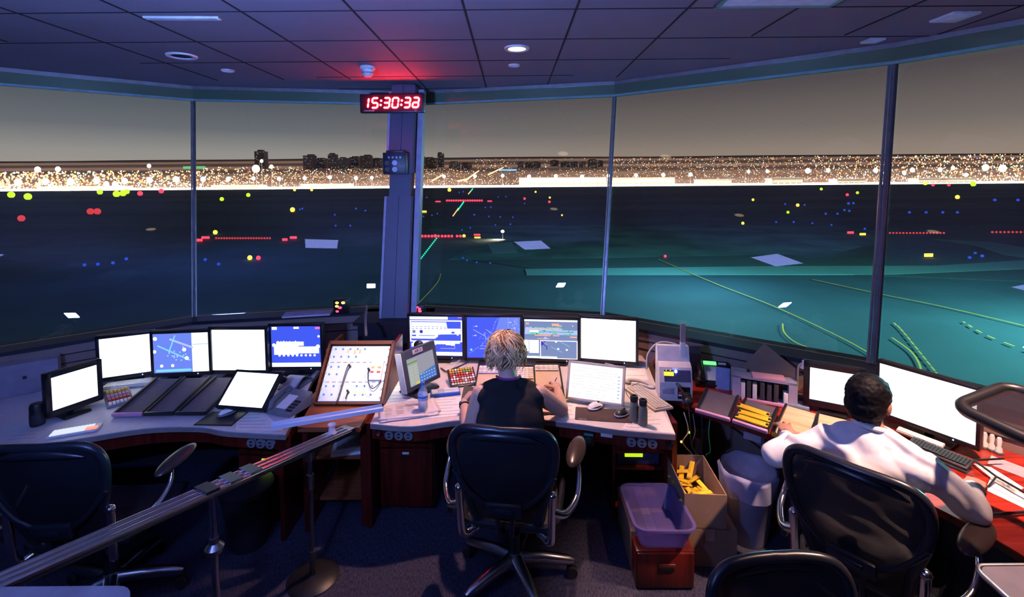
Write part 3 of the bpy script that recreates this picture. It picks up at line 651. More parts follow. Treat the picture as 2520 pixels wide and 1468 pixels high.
# pedestals
def pedestal(loc, rz, w, d, h, label, fronts, tags=()):
    t = thing('drawer_pedestal', label, 'drawer cabinet', loc, rz)
    mb = MB(); mb.box((0, d/2+.012, h/2+.03), (w, d-.02, h)); mb.build('body', M['mahog'], t, smooth=False)
    for z0, z1 in fronts:
        mb = MB(); mb.box((0, .002, (z0+z1)/2), (w-.014, .02, z1-z0-.008), bev=.003); dr = mb.build('drawer', M['mahog'], t)
        mb = MB(); mb.box((0, -.009, z1-.055 if z1-z0 > .2 else (z0+z1)/2), (.085, .006, .026), bev=.002); mb.mi = 1; mb.box((0, -.0125, (z1-.055 if z1-z0 > .2 else (z0+z1)/2)-.003), (.07, .003, .010)); mb.build('handle', [M['mahog'], M['black']], dr)
    for sx_ in (-1, 1):
        for sy_ in (.06, d-.06): mb = MB(); mb.cyl((sx_*(w/2-.05), sy_, 0), (sx_*(w/2-.05), sy_, .03), .02); mb.build('foot', M['rubber'], t)
    return t
tp = pedestal((-.712, 3.13, 0), -.03, .36, .42, .50, 'mahogany drawer pedestal under the woman\'s desk, left of her chair', ((.44, .53), (.035, .435)))
mb = MB(); mb.box((0, -.012, .405), (.045, .004, .016), bev=.002); mb.build('name_strip', M['paper'], tp)
# open pedestal on the right: drawer above, shelf with the device
t = thing('drawer_pedestal', 'mahogany open cabinet under the right end of the pale desk, device on its shelf', 'drawer cabinet', (.805, 3.03, 0), -.03)
for x in (-.165, .165): mb = MB(); mb.box((x, .21, .285), (.02, .42, .57)); mb.build('side_panel', M['mahog'], t, smooth=False)
mb = MB(); mb.box((0, .41, .285), (.31, .015, .57)); mb.build('back_panel', M['mahog'], t, smooth=False)
for z in (.335, .02, .445): mb = MB(); mb.box((0, .21, z), (.31, .40, .016)); mb.build('shelf', M['mahog'], t, smooth=False)
mb = MB(); mb.box((0, .01, .505), (.308, .02, .10), bev=.003); dr = mb.build('drawer', M['mahog'], t); mb = MB(); mb.box((0, -.003, .505), (.09, .006, .026), bev=.002); mb.build('handle', M['black'], dr)
t = thing('radio_unit', 'dark blue electronic unit with lime label on the open cabinet shelf', 'electronic device', (.805, 3.06, .3435), -.03)
mb = MB(); mb.box((0, .15, .045), (.27, .28, .086), bev=.006); mb.build('casing', mat('device_blue', (.03, .045, .10), .4), t)
mb = MB(); mb.box((-.03, .006, .072), (.115, .006, .032)); mb.build('label', M['lcd'], t, smooth=False)
mb = MB(); mb.cyl((.10, .012, .03), (.10, .004, .03), .006, seg=10); mb.build('knob', M['red'], t)
t = pedestal((-1.615, 3.06, 0), -.05, .34, .42, .50, 'mahogany pedestal at the right end of the left desk, lime label on it', ((.44, .53), (.035, .435)))
mb = MB(); mb.box((.03, -.012, .40), (.075, .006, .032)); mb.build('label', M['lcd'], t, smooth=False)

# patch panel console between the desks
t = thing('console_table', 'teak console table carrying the jack panel, between the two curved desks', 'table', (0, 0, 0))
mb = MB(); mb.prism([(-1.30, 2.858), (-.925, 2.852), (-.925, 3.9), (-1.40, 3.9), (-1.345, 3.183)], .69, DZ); mb.build('table_top', M['teak'], t, smooth=False)
mb = MB(); mb.box((-.955, 3.07, .345), (.035, .14, .69)); mb.build('leg', M['mahog'], t, smooth=False)
mb = MB(); mb.box((-1.30, 3.10, .345), (.03, .30, .69)); mb.build('leg', M['mahog'], t, smooth=False)
mb = MB(); mb.box((-1.13, 3.55, .345), (.36, .03, .69)); mb.build('back_panel', M['mahog'], t, smooth=False)
for z, y0 in ((.40, 3.08), (.10, 3.12)): mb = MB(); mb.box((-1.125, (y0+3.5)/2, z), (.32, 3.5-y0, .02)); mb.build('shelf', M['teak'], t, smooth=False)
fm, pw, ph = face_frame((775, 990), (940, 990), (790, 848), .745, 1.03)
t = thing('jack_panel', 'brightly lit white jack panel in a teak cabinet, cords plugged in', 'control panel', mw=fm)
M['teakd'] = wood('dark_teak', '4a2012', '6e3420', 5, .4, 0)
M['jackwhite'] = mat('jack_panel_white', (.62, .62, .66), .35, var=.03)
mb = MB(); mb.box((0, ph/2, -.012), (pw-.03, ph-.02, .02)); mb.build('faceplate', M['jackwhite'], t, smooth=False)
mb = MB()
for x in (-pw/2-.004, pw/2+.004): mb.box((x, ph/2+.006, -.02), (.016, ph+.03, .07))
mb.box((0, ph+.012, -.02), (pw+.02, .026, .07)); mb.box((0, -.006, -.02), (pw, .012, .06)); mb.build('cabinet_frame', M['teakd'], t, smooth=False)
inv = fm.inverted()
for sgn in (-1, 1):
    mb = MB()   # side cheeks down to the table and back
    x = sgn*(pw/2+.004); o = fm @ Vector((x, 0, -.03)); top = fm @ Vector((x, ph+.03, -.03)); bk = Vector((top.x, top.y+.20, top.z)); bb = Vector((o.x, top.y+.20, DZ+.002)); of = Vector((o.x, o.y, DZ+.002))
    q = [inv @ p for p in (o, top, bk, bb, of)]; e = Vector((.012, 0, 0)); A = [mb.v(p-e) for p in q]; B = [mb.v(p+e) for p in q]; mb.f(A[::-1]); mb.f(B)
    for j in range(5): mb.f([A[j], A[(j+1) % 5], B[(j+1) % 5], B[j]])
    mb.build('side_cheek', M['mahog'], t, smooth=False)
mb = MB(); mb.mi = 0
for r, (y, xs) in enumerate(((.92, range(5)), (.78, range(4)), (.60, range(2)), (.47, range(2)), (.27, (0, 1, 2, 4, 5, 6)), (.13, (0, 1, 2, 4, 5, 6)))):
    for k in xs: mb.cyl((-.40*pw+k*.052, y*ph, -.003), (-.40*pw+k*.052, y*ph, .004), .0065, seg=8)
mb.build('jack_socket', mat('jack_blue', (.10, .22, .62), .4), t)
mb = MB()
for y in (.68, .34):
    for k in range(9): mb.box((-.40*pw+k*.045, y*ph, 0), (.026, .005, .003))
for k in range(7): mb.box((-pw*.46, ph*(.08+.14*k), .0), (.008, .012, .003)); mb.box((pw*.455, ph*(.08+.14*k), .0), (.010, .012, .004))
mb.build('label_strip', M['print'], t, smooth=False)
mb = MB(); mb.box((pw*.33, ph*.53, .006), (.082, .14, .022), bev=.004); mm_ = mb.build('meter_box', M['white'], t)
mb = MB(); mb.box((pw*.27, ph*.57, .018), (.022, .012, .004)); mb.box((pw*.37, ph*.57, .018), (.024, .012, .004)); mb.build('amber_key', M['orange'], mm_, smooth=False)
mb = MB(); mb.box((pw*.27, ph*.49, .018), (.022, .012, .004)); mb.box((pw*.37, ph*.49, .018), (.024, .012, .004)); mb.build('red_key', M['red'], mm_, smooth=False)
mb = MB(); mb.ell((pw*.26, ph*.64, .018), (.011, .011, .005), 10, 6); mb.ell((pw*.37, ph*.64, .018), (.012, .012, .005), 10, 6); mb.build('key_light', glow('key_glow', (.8, 1, .92), 2), mm_)
for x, y in ((-.19, .88), (-.08, .86), (0, .875)): mb = MB(); mb.box((pw*x, ph*y, .004), (.013, .024, .006), bev=.002); mb.build('indicator_lamp', glow('indicator_orange', (1, .42, .20), 1.6), t)
for k, (x, y) in enumerate(((-.37, .51), (.07, .155), (.14, .155), (.21, .155))): mb = MB(); mb.ell((pw*x, ph*y, .003), (.011, .011, .005), 10, 6); mb.build('indicator_lamp', glow('indicator_yellow', (1, .95, .45), 1.5), t)
for nm, pts, r in (('patch_cord', [(-.10*pw, .60*ph, .012), (-.11*pw, .58*ph, .035), (-.13*pw, .40*ph, .03), (-.145*pw, .15*ph, .025), (-.15*pw, 0.0, .03), (-.15*pw, -.10*ph, .075)], .0042), ('patch_cord', [(.21*pw, .535*ph, .01), (.22*pw, .46*ph, .03), (.26*pw, .30*ph, .035), (.33*pw, .20*ph, .03), (.40*pw, .27*ph, .02), (.43*pw, .36*ph, .01)], .003), ('patch_cord', [(-.035*pw, .165*ph, .01), (-.035*pw, .12*ph, .02), (-.04*pw, .04*ph, .02)], .003)):
    mb = MB(); mb.tube(smooth_line(pts, 6), r, 7); mb.mi = 1; p = Vector(pts[0]); mb.cyl(p+Vector((0, 0, -.01)), p+Vector((0, 0, .022)), .0085, .007, 10); mb.build(nm, [M['cable'], M['black']], t)
# things on the console shelves
t = thing('document_stack', 'stack of white papers lying on the upper shelf below the jack panel', 'papers', (-1.11, 3.22, .41), .2)
mb = MB(); mb.box((0, 0, .010), (.21, .27, .02)); mb.box((.01, .02, .024), (.20, .25, .007), (0, 0, .12)); mb.build('sheets', M['paper'], t, smooth=False)
mb = MB(); mb.box((0, -.01, .0285), (.17, .16, .001), (0, 0, .12)); mb.build('print', M['print'], t, smooth=False)

# ------------------------------------------------------------------ monitors
class Paint:
    """flat marks on a screen, each a hair in front of the last; u right, v up, 0..1"""
    def __init__(s, w, h, z0, mats): s.mb = MB(); s.w = w; s.h = h; s.z0 = z0; s.n = 0; s.mats = mats; s.k = []
    def _m(s, key):
        if key not in s.k: s.k.append(key)
        s.mb.mi = s.k.index(key); s.n += 1; return -.0006-.00012*s.n
    def P(s, u, v, y): return ((u-.5)*s.w, y, s.z0+v*s.h)
    def rect(s, u0, v0, u1, v1, key):
        y = s._m(key); s.mb.quad(s.P(u0, v0, y), s.P(u1, v0, y), s.P(u1, v1, y), s.P(u0, v1, y))
    def line(s, a, b, th, key):
        y = s._m(key); A = Vector((a[0]*s.w, a[1]*s.h)); B = Vector((b[0]*s.w, b[1]*s.h)); d = (B-A).normalized()*1; n = Vector((-d.y, d.x))*th*s.h/2
        q = [A-n, B-n, B+n, A+n]; s.mb.f([s.mb.v((p.x-s.w/2, y, s.z0+p.y)) for p in q])
    def poly(s, pts, key):
        y = s._m(key); s.mb.f([s.mb.v(s.P(u, v, y)) for u, v in pts])
    def dot(s, u, v, r, key, asp=1.0, n=10):
        s.poly([(u+r*asp*s.h/s.w*math.cos(2*PI*k/n), v+r*math.sin(2*PI*k/n)) for k in range(n)], key)
    def frame(s, u0, v0, u1, v1, t, key):
        tu = t*s.h/s.w; s.rect(u0, v0, u1, v0+t, key); s.rect(u0, v1-t, u1, v1, key); s.rect(u0, v0, u0+tu, v1, key); s.rect(u1-tu, v0, u1, v1, key)
def fit(BL, BR, TL, z):
    a = gz(*BL, z); b = gz(*BR, z); top = gy(*TL, a.y)
    return (a+b)/2, (b-a).length, top.z-z, math.atan2(b.y-a.y, b.x-a.x)
def monitor(label, BL, BR, TL, z, paint, bez=.022, tilt=.0, frame='bezel', led=True, base=DZ, group='flat monitors on the desks', top_lit=False):
    c, w, h, rz = fit(BL, BR, TL, z)
    t = thing('monitor', label, 'monitor', (c.x, c.y, base), rz, group); z0 = z-base; rng = random.Random(int(c.x*1000))
    R = Matrix.Rotation(-tilt, 4, 'X')
    P = Matrix.Translation((0, 0, z0)) @ R @ Matrix.Translation((0, 0, -z0))
    mb = MB(); mb.M = P; W, H2 = w+2*bez, h+2*bez+.008
    zb = z0-bez-.008
    mb.box((0, .028, zb+H2/2), (W, .038, H2), bev=.004); mb.box((0, .062, zb+H2*.5), (W*.7, .045, H2*.7), bev=.015)
    for s_ in (-1, 1): mb.box((s_*(w/2+bez/2), .004, zb+H2/2), (bez, .016, H2), bev=.003)
    mb.box((0, .004, z0+h+bez/2), (W, .016, bez), bev=.003); mb.box((0, .004, z0-(bez+.008)/2), (W, .016, bez+.008), bev=.003)
    mb.build('casing', M[frame], t)
    p = Paint(w, h, z0, None); p.mb.M = P; p.rect(0, 0, 1, 1, paint if isinstance(paint, str) else 'bscreen')
    if not isinstance(paint, str): paint(p, rng)
    p.mb.build('screen', [M[k] for k in p.k], t, smooth=False, fix=False)
    mb = MB(); mb.M = P; mb.tube([(0, .085, z0+h*.45), (0, .105, z0+.02), (0, .075, .02)], .022, 10)
    mb.M = Matrix(); mb.box((0, .06, .009), (min(.24, w*.6), .17, .018), bev=.006); mb.build('stand', M['bezel'], t)
    if led:
        mb = MB(); mb.M = P; mb.ell((w*.30, -.006, z0-bez*.62), (.0042, .003, .0042), 8, 6); mb.build('power_light', M['ledblue'], t)
    return t
def p_ops(p, r):      # flight information page
    p.rect(.0, .93, .73, 1.0, 'wscreen2'); p.rect(.92, .97, 1.0, .99, 'pinkx')
    p.frame(0, .36, 1, .91, .03, 'wscreen2')
    p.poly([(.03, .44), (.48, .44), (.54, .50), (.54, .55), (.97, .56), (.97, .70), (.72, .70), (.70, .86), (.03, .86)], 'wscreen2')
    for k in range(9): u = .05+.075*k+r.uniform(-.01, .01); p.rect(u, .735, u+.045, .75, 'bscreen2'); p.rect(u, .69, u+.04, .705, 'bscreen')
    p.rect(.17, .51, .48, .53, 'bscreen2'); p.rect(.04, .50, .12, .54, 'bscreen'); p.dot(.22, .62, .045, 'navy'); p.dot(.08, .62, .045, 'gscreen')
    for k in range(8): u = .55+.05*k; p.rect(u, .53+r.uniform(0, .05), u+.035, .575, 'wscreen2')
    for k in range(10): u = .06+.09*k; p.rect(u, .27+r.uniform(0, .06), u+.085, .36, 'wscreen2')
    p.rect(.03, .24, .34, .33, 'wscreen2'); p.line((.58, .20), (.86, .20), .012, 'pale'); p.line((.86, .20), (.86, .31), .012, 'pale'); p.rect(.0, .02, 1, .11, 'wscreen2'); p.rect(.80, .58, .86, .63, 'bscreen')
def p_radar(p, r):    # coastline and traffic
    p.poly([(0, .0), (.14, 0), (.95, 1), (.05, 1), (0, .93)], 'bscreen2') if False else None
    p.poly([(.62, 1), (1, 1), (1, 0), (.30, 0), (.45, .30)], 'bscreen2')
    pts = [(.60, .98), (.54, .86), (.50, .72), (.42, .55), (.36, .42), (.26, .30), (.14, .18), (.02, .10)]
    for a, b in zip(pts, pts[1:]):
        for q in range(4):
            t = q/4; c = (a[0]+(b[0]-a[0])*t+r.uniform(-.012, .012), a[1]+(b[1]-a[1])*t+r.uniform(-.012, .012)); p.line(c, (c[0]-.02+r.uniform(-.02, .02), c[1]-.03), .006, 'pale')
    for u, v in ((.18, .78), (.16, .55), (.55, .60), (.80, .48), (.82, .88), (.90, .74), (.86, .60)): p.dot(u, v, .018, 'pale', 1.8); p.line((u-.06, v-.01), (u, v), .008, 'pale')
    p.line((.12, .70), (.36, .52), .012, 'pale'); p.line((.36, .70), (.62, .50), .010, 'pale'); p.line((.50, .40), (.95, .30), .006, 'cy'); p.line((.78, 1), (.78, .0), .006, 'pale')
    for k in range(22): p.dot(.35+r.gauss(0, .05)+.0, .50+r.gauss(0, .07), .008, 'pale', 1.3)
    for k in range(10): u = r.uniform(.82, .97); v = r.uniform(.62, .97); p.line((u, v), (u+.03, v-.04), .01, 'pale')
    p.rect(.24, .22, .34, .235, 'pale'); p.rect(.25, .29, .36, .30, 'pale'); p.dot(.08, .20, .03, 'cy'); p.rect(.0, .0, 1, .015, 'bscreen')
def p_ground(p, r):   # surface movement picture above, inset windows below
    p.rect(0, 0, 1, 1, 'gscreen'); p.rect(0, .955, 1, 1, 'wscreen2'); p.poly([(.02, .80), (.68, .80), (.72, .74), (1, .74), (1, .62), (.0, .62)], 'pale')
    for k in range(150):
        u = r.uniform(.06, .97); band = r.choice((.80, .77, .72, .69, .66, .64)); lim = .70 if band > .75 else .97
        if u < lim: p.rect(u, band+r.uniform(-.012, .012), u+r.uniform(.008, .05), band+r.uniform(.012, .022), r.choice(('gr', 'gr', 'gr', 'gr2', 'pale')))
    p.rect(.07, .77, .66, .785, 'orx'); p.rect(.28, .70, .93, .713, 'gr2'); p.rect(.10, .69, .27, .74, 'wscreen2')
    for q in ((.52, .86, .66, .92), (.62, .85, .71, .88), (.03, .89, .09, .93), (.20, .60, .50, .63), (.54, .60, .66, .625), (.86, .57, .99, .605), (.25, .52, .48, .54)): p.rect(*q, 'orx')
    p.dot(.40, .545, .035, 'pale', 1.2); p.dot(.91, .87, .012, 'wscreen2')
    p.rect(0, .20, .085, .49, 'wscreen2'); p.rect(.095, .16, .275, .49, 'wscreen2'); p.frame(.30, .02, 1, .49, .018, 'wscreen2'); p.poly([(.32, .33), (.32, .47), (.41, .47)], 'navy')
    p.line((.36, .39), (.43, .33), .02, 'navy'); p.line((.43, .33), (.42, .25), .02, 'navy')
    p.line((.34, .46), (.44, .38), .01, 'pale'); p.line((.50, .33), (.72, .19), .01, 'cy'); p.line((.67, .47), (.86, .34), .01, 'cy')
    for u, v in ((.60, .46), (.64, .28), (.80, .26)): p.dot(u, v, .022, 'wscreen2', 1.3)
    p.rect(0, .03, .62, .08, 'wscreen2')
def p_white(p, r):
    p.rect(0, 0, 1, 1, 'wscreen')
def p_air(p, r):
    p.rect(0, 0, 1, 1, 'gscreen'); p.rect(.0, .0, 1, 1, 'tmap')
    p.rect(.0, .0, .36, .92, 'tlist'); p.rect(.0, .80, .36, .86, 'tgreen')
    for k in range(7): p.rect(.02, .06+.10*k, .17, .14+.10*k, 'tcell'); p.rect(.19, .06+.10*k, .34, .14+.10*k, 'tcell')
    p.poly([(.36, .30), (1, .42), (1, 0), (.36, 0)], 'tblue')
    for k in range(18): p.rect(.40+.1*(k % 6), .05+.11*(k//6), .45+.1*(k % 6), .085+.11*(k//6), 'pale')
    p.rect(.20, .02, .34, .10, 'tyel')
def p_radar2(p, r):
    p.rect(0, 0, 1, 1, 'bscreen2'); p.rect(.70, 0, 1, 1, 'wscreen2'); p.line((.30, .86), (.72, .62), .05, 'pale'); p.line((.08, .70), (.66, .30), .035, 'cy'); p.line((.40, .95), (.28, .52), .03, 'cy')
    for u, v, q in ((.04, .88, .05), (.02, .55, .045), (.56, .58, .05), (.60, .36, .05), (.14, .18, .04), (.34, .18, .04)): p.dot(u, v, q, 'wscreen2')
    for k in range(14): p.dot(r.uniform(.2, .62), r.uniform(.3, .7), .02, r.choice(('cy', 'pale')))
    p.rect(.04, .03, .68, .09, 'cy'); p.rect(.70, .70, 1, .72, 'pale')
def p_text(p, r):
    p.rect(0, 0, 1, .10, 'wscreen2'); p.rect(.05, .30, .55, .56, 'wscreen2'); p.rect(.10, .52, .66, .62, 'wscreen2'); p.rect(.50, .33, .97, .50, 'wscreen2')
    p.rect(.02, .92, .12, .99, 'wscreen2'); p.rect(.46, .94, .57, .99, 'wscreen2'); p.rect(.90, .93, 1, .98, 'pinkx'); p.dot(.05, .54, .045, 'wscreen2'); p.dot(.95, .50, .05, 'wscreen2'); p.dot(.97, .75, .03, 'wscreen2')
    for k in range(9): p.rect(.12+.06*k, .60, .15+.06*k, .60+r.uniform(.02, .05), 'wscreen2'); p.dot(.16+.09*k, .285, .03, 'wscreen2')
for k, c in (('tmap', (.36, .36, .44)), ('tlist', (.40, .45, .42)), ('tgreen', (.16, .34, .10)), ('tcell', (.50, .54, .50)), ('tblue', (.05, .20, .62)), ('tyel', (.85, .65, .10))): M[k] = glow('touch_'+k, c, .85)
monitor('black monitor with white and blue flight tables, leftmost of the woman\'s four', (1010, 874), (1138, 876), (1010, 778), .77, p_ops)
monitor('black monitor with the blue radar map, directly behind the woman\'s head', (1150, 878), (1280, 879), (1150, 780), .77, p_radar)
monitor('black monitor with the green airport ground map, just right of the woman\'s head', (1291, 880), (1421, 884), (1290, 785), .77, p_ground)
monitor('black monitor with a blank white screen, rightmost of the woman\'s four', (1430, 880), (1564, 890), (1428, 782), .77, p_white)
monitor('blank white monitor leftmost of the four at the left windows', (248, 930), (376, 912), (222, 835), .78, p_white)
monitor('monitor with pale blue map and white side list, at the left windows', (380, 918), (515, 912), (375, 822), .78, p_radar2)
monitor('blank white monitor third of the four at the left windows, right of the blue map', (523, 910), (654, 910), (519, 811), .78, p_white)
monitor('blue monitor with white text lines, beside the jack panel cabinet', (670, 902), (790, 901), (668, 803), .79, p_text)
monitor('small blank white touch monitor at the outer left end of the left desk', (130, 1010), (241, 972), (115, 930), .80, p_white, bez=.03, led=False)
monitor('white screened black monitor in front of the man, left of the wide screen', (1992, 980), (2112, 1003), (1990, 903), .80, p_white, bez=.035, led=False)
monitor('large blank white screen at the right windows, the man faces it', (2162, 1010), (2400, 1095), (2152, 893), .80, p_white, bez=.018)
def panel_monitor(label, BL, BR, TL, z0, z1, key, frame, bez, thick=.03, marks=None, stand=True):
    m, w, h = face_frame(BL, BR, TL, z0, z1)
    t = thing('touch_monitor', label, 'monitor', mw=m)
    mb = MB(); mb.box((0, h/2, -thick/2-.001), (w+2*bez, h+2*bez, thick), bev=.006)
    for s_ in (-1, 1): mb.box((s_*(w/2+bez/2), h/2, .002), (bez, h+2*bez, .008), bev=.002)
    mb.box((0, h+bez/2, .002), (w+2*bez, bez, .008), bev=.002); mb.box((0, -bez/2, .002), (w+2*bez, bez, .008), bev=.002)
    mb.build('casing', M[frame], t)
    p = Paint(w, h, 0, None); p.mb.M = Matrix.Rotation(-PI/2, 4, 'X') @ Matrix.Scale(-1, 4, (0, 0, 1)) if False else Matrix(((1, 0, 0, 0), (0, 0, 1, 0), (0, -1, 0, .0005), (0, 0, 0, 1)))
    p.rect(0, 0, 1, 1, key)
    if marks: marks(p, random.Random(2))
    p.mb.build('screen', [M[k] for k in p.k], t, smooth=False, fix=False)
    if stand:
        inv = m.inverted(); c = m @ Vector((0, h*.4, -thick)); f_ = Vector((c.x, c.y+.05, DZ+.012))
        mb = MB(); mb.tube([inv @ c, inv @ Vector((c.x, c.y+.05, c.z-.03)), inv @ f_], .02, 10); mb.M = inv; mb.box((f_.x, f_.y, DZ+.008), (.20, .16, .016), bev=.005); mb.build('stand', M[frame], t)
    return t, w, h
def p_strips(p, r):
    for v in range(11):
        u = .05
        while u < .86:
            q = r.uniform(.03, .10)
            if r.random() < .7: p.rect(u, .06+.082*v, u+q, .072+.082*v, 'faint')
            u += q+.02
    for v in range(7): p.rect(.92, .12+.1*v, .96, .15+.1*v, 'faint2')
M['faint'] = glow('faint_text', (.78, .72, .68), 1.0); M['faint2'] = glow('blue_icon', (.45, .5, .8), 1.0); M['wsoft'] = glow('soft_white', (.95, .95, .97), 1.05)
M['cream'] = mat('cream_bezel', (.60, .50, .40), .45)
panel_monitor('beige framed tilted monitor with a white page, right of the woman', (1398, 975), (1529, 993), (1407, 892), .755, .95, 'wsoft', 'cream', .016, marks=p_strips)
panel_monitor('blank white touch monitor leaning back on the left desk, before the blue text monitor', (538, 996), (645, 1004), (575, 914), .775, .92, 'wscreen', 'black', .016)
# the AIR 2 touch panel
c, w, h, rz = fit((1012, 953), (1076, 922), (1005, 887), .80)
t = thing('touch_monitor', 'dark touch monitor marked AIR 2 at the left end of the pale desk', 'monitor', (c.x, c.y, DZ), rz); z0 = .08; P = Matrix.Translation((0, 0, z0)) @ Matrix.Rotation(-.22, 4, 'X') @ Matrix.Translation((0, 0, -z0))
mb = MB(); mb.M = P; W = w+.075; mb.box((0, .030, z0+h/2+.012), (W, .05, h+.085), bev=.008)
mb.build('casing', mat('touch_casing', (.045, .05, .075), .4), t)
mb = MB(); mb.M = P; mb.box((-W/2-.004, .03, z0+h/2+.012), (.010, .056, h+.085), bev=.004); mb.build('side_trim', M['beige'], t)
p = Paint(w, h, z0, None); p.mb.M = P @ Matrix.Translation((0, .004, 0)); p.rect(0, 0, 1, 1, 'gscreen'); p_air(p, random.Random(1)); p.mb.build('screen', [M[k] for k in p.k], t, smooth=False, fix=False)
mb = MB(); mb.M = P; mb.box((-.015, .0035, z0+h+.032), (.095, .006, .030)); lb = mb.build('name_label', mat('label_lilac', (.62, .50, .58), .6), t, smooth=False)
def text3d(body, size, m, parent, M4, name='lettering', ext=.0008, align='CENTER'):
    cu = bpy.data.curves.new(name, 'FONT'); cu.body = body; cu.size = size; cu.extrude = ext; cu.align_x = align; cu.align_y = 'CENTER'
    tmp = bpy.data.objects.new('tmp', cu); COL.objects.link(tmp); dg = bpy.context.evaluated_depsgraph_get(); me = bpy.data.meshes.new_from_object(tmp.evaluated_get(dg)); bpy.data.objects.remove(tmp); bpy.data.curves.remove(cu)
    me.transform(M4); me.materials.clear(); me.materials.append(m); o = bpy.data.objects.new(name, me); COL.objects.link(o); o.parent = parent; return o
text3d('AIR 2', .026, M['ink'], lb, P @ Matrix.Translation((-.015, -.0002, z0+h+.032)) @ Matrix.Rotation(PI/2, 4, 'X'))
mb = MB(); mb.tube([(0, .05, .16), (0, .09, .08), (0, .06, .02)], .025, 10); mb.box((0, .05, .01), (.22, .18, .02), bev=.008); mb.build('stand', M['black'], t)
# ------------------------------------------------------------------ chairs
MESHF = mesh_fabric('chair_mesh', (.008, .009, .015), .07)
CB = [(0, 1.034), (.10, 1.034), (.18, 1.026), (.226, .995), (.247, .94), (.244, .86), (.222, .76), (.192, .66), (.176, .56), (.160, .50), (.12, .472), (0, .466)]
def backy(x, z): return -.215 - .16*(z-.46)/.57 - .05*math.sin(PI*(z-.46)/.57)*.6 + .55*x*x
def halfw(z):
    pr = None
    for (x0, z0), (x1, z1) in zip(CB, CB[1:]):
        if z0 >= z >= z1 and z0 != z1: pr = x0+(x1-x0)*(z0-z)/(z0-z1)
    return pr or .02
def make_chair(label, group, arms=True):
    t = thing('office_chair', label, 'chair', (0, 0, 0), 0, group)
    fr = MATS.get('chair_frame') or mat('chair_frame', (.014, .016, .024), .30)
    pts = CB + [(-x, z) for x, z in CB[-2:0:-1]]
    loop = smooth_line([(x, backy(x, z), z) for x, z in pts], 3, True)
    mb = MB(); mb.tube(loop, .021, 10, closed=True)
    # top roll of the frame is broader
    mb.tube([(x, backy(x, 1.01)-.006, 1.01-abs(x)*abs(x)*.9) for x in [-.19+.38*k/10 for k in range(11)]], [.003+.022*math.sin(PI*k/10)**.7 for k in range(11)], 10)
    mb.build('backrest_frame', fr, t)
    mb = MB(); mb.grid(lambda u, v: ((2*u-1)*halfw(.478+.55*v)*.985, backy((2*u-1)*halfw(.478+.55*v), .478+.55*v), .478+.55*v), 16, 18); mb.build('back_mesh', MESHF, t)
    mb = MB()   # Y brace and lumbar pad behind the mesh
    for s_ in (-1, 1): mb.tube(smooth_line([(s_*.245, backy(.245, .80)-.02, .80), (s_*.16, backy(.16, .69)-.035, .69), (s_*.05, -.30, .585), (s_*.03, -.28, .46), (0.0, -.12, .40)], 5), [.011]*21, 8)
    mb.box((0, -.325, .615), (.18, .03, .075), (.12, 0, 0), bev=.014); mb.box((0, -.343, .618), (.09, .012, .028), (.12, 0, 0), bev=.005)
    mb.build('lumbar_support', fr, t)
    lo = smooth_line([(-.24, .24, .455), (-.25, 0, .455), (-.22, -.20, .465), (0, -.235, .47), (.22, -.20, .465), (.25, 0, .455), (.24, .24, .455), (.15, .275, .435), (0, .28, .43), (-.15, .275, .435)], 4, True)
    mb = MB(); mb.tube(lo, .018, 8, closed=True); mb.build('seat_frame', fr, t)
    mb = MB(); mb.grid(lambda u, v: ((2*u-1)*(.235-.02*abs(2*v-1)), -.22+.49*v, .452-.018*math.sin(PI*u)*math.sin(PI*v)), 10, 10); mb.build('seat_mesh', MESHF, t)
    for s_ in ((-1, 1) if arms else ()):   # chrome J arm with its leather pad
        mb = MB(); mb.tube(smooth_line([(s_*.175, -.215, .437), (s_*.205, -.245, .425), (s_*.222, -.268, .45), (s_*.226, -.275, .52), (s_*.230, -.285, .68)], 6), .0195, 12)
        mb.ell((s_*.230, -.286, .685), (.0235, .0235, .02), 12, 8); mb.ell((s_*.168, -.212, .437), (.023, .023, .023), 10, 8)
        mb.tube(smooth_line([(s_*.230, -.278, .60), (s_*.29, -.25, .575), (s_*.340, -.15, .595), (s_*.352, -.06, .65), (s_*.345, -.02, .715)], 6), [.020-.0004*k for k in range(25)], 10)
        a = mb.build('arm', M['chrome'], t)
        mb = MB(); mb.ell((s_*.335, .03, .735), (.050, .135, .024), 18, 10, Matrix.Rotation(.10, 3, 'X') @ Matrix.Rotation(-s_*.15, 3, 'Z')); mb.build('arm_pad', M['pad'], a)
        mb = MB(); mb.box((s_*.285, -.235, .55), (.03, .05, .05), bev=.008); mb.build('height_lever', M['black'], a)
    mb = MB(); mb.cyl((0, 0, .12), (0, 0, .27), .030, seg=18); mb.cyl((0, 0, .26), (0, 0, .42), .017, seg=14); mb.box((0, -.01, .415), (.20, .26, .045), bev=.015); mb.box((0, -.10, .40), (.36, .04, .03), bev=.01); mb.build('column', M['black'], t)
    mb = MB(); mb.lathe([(.045, .085), (.055, .10), (.045, .145), (.036, .165)]); mb.build('hub', M['alu'], t)
    for k in range(5):
        a = 2*PI*k/5+.22; d = Vector((math.cos(a), math.sin(a), 0))
        mb = MB(); mb.tube([d*.035+Vector((0, 0, .128)), d*.14+Vector((0, 0, .122)), d*.30+Vector((0, 0, .095)), d*.325+Vector((0, 0, .088))], [.036, .033, .025, .017], 10); lg = mb.build('leg', M['alu'], t)
        mb = MB(); n = Vector((-d.y, d.x, 0)); c = d*.318+Vector((0, 0, .031))
        for q in (-1, 1): mb.cyl(c+n*q*.009, c+n*q*.026, .030, .028, 16)
        mb.cyl(c+Vector((0, 0, .0)), c+Vector((0, 0, .055)), .011, seg=8); mb.build('caster', M['rubber'], lg)
    return t
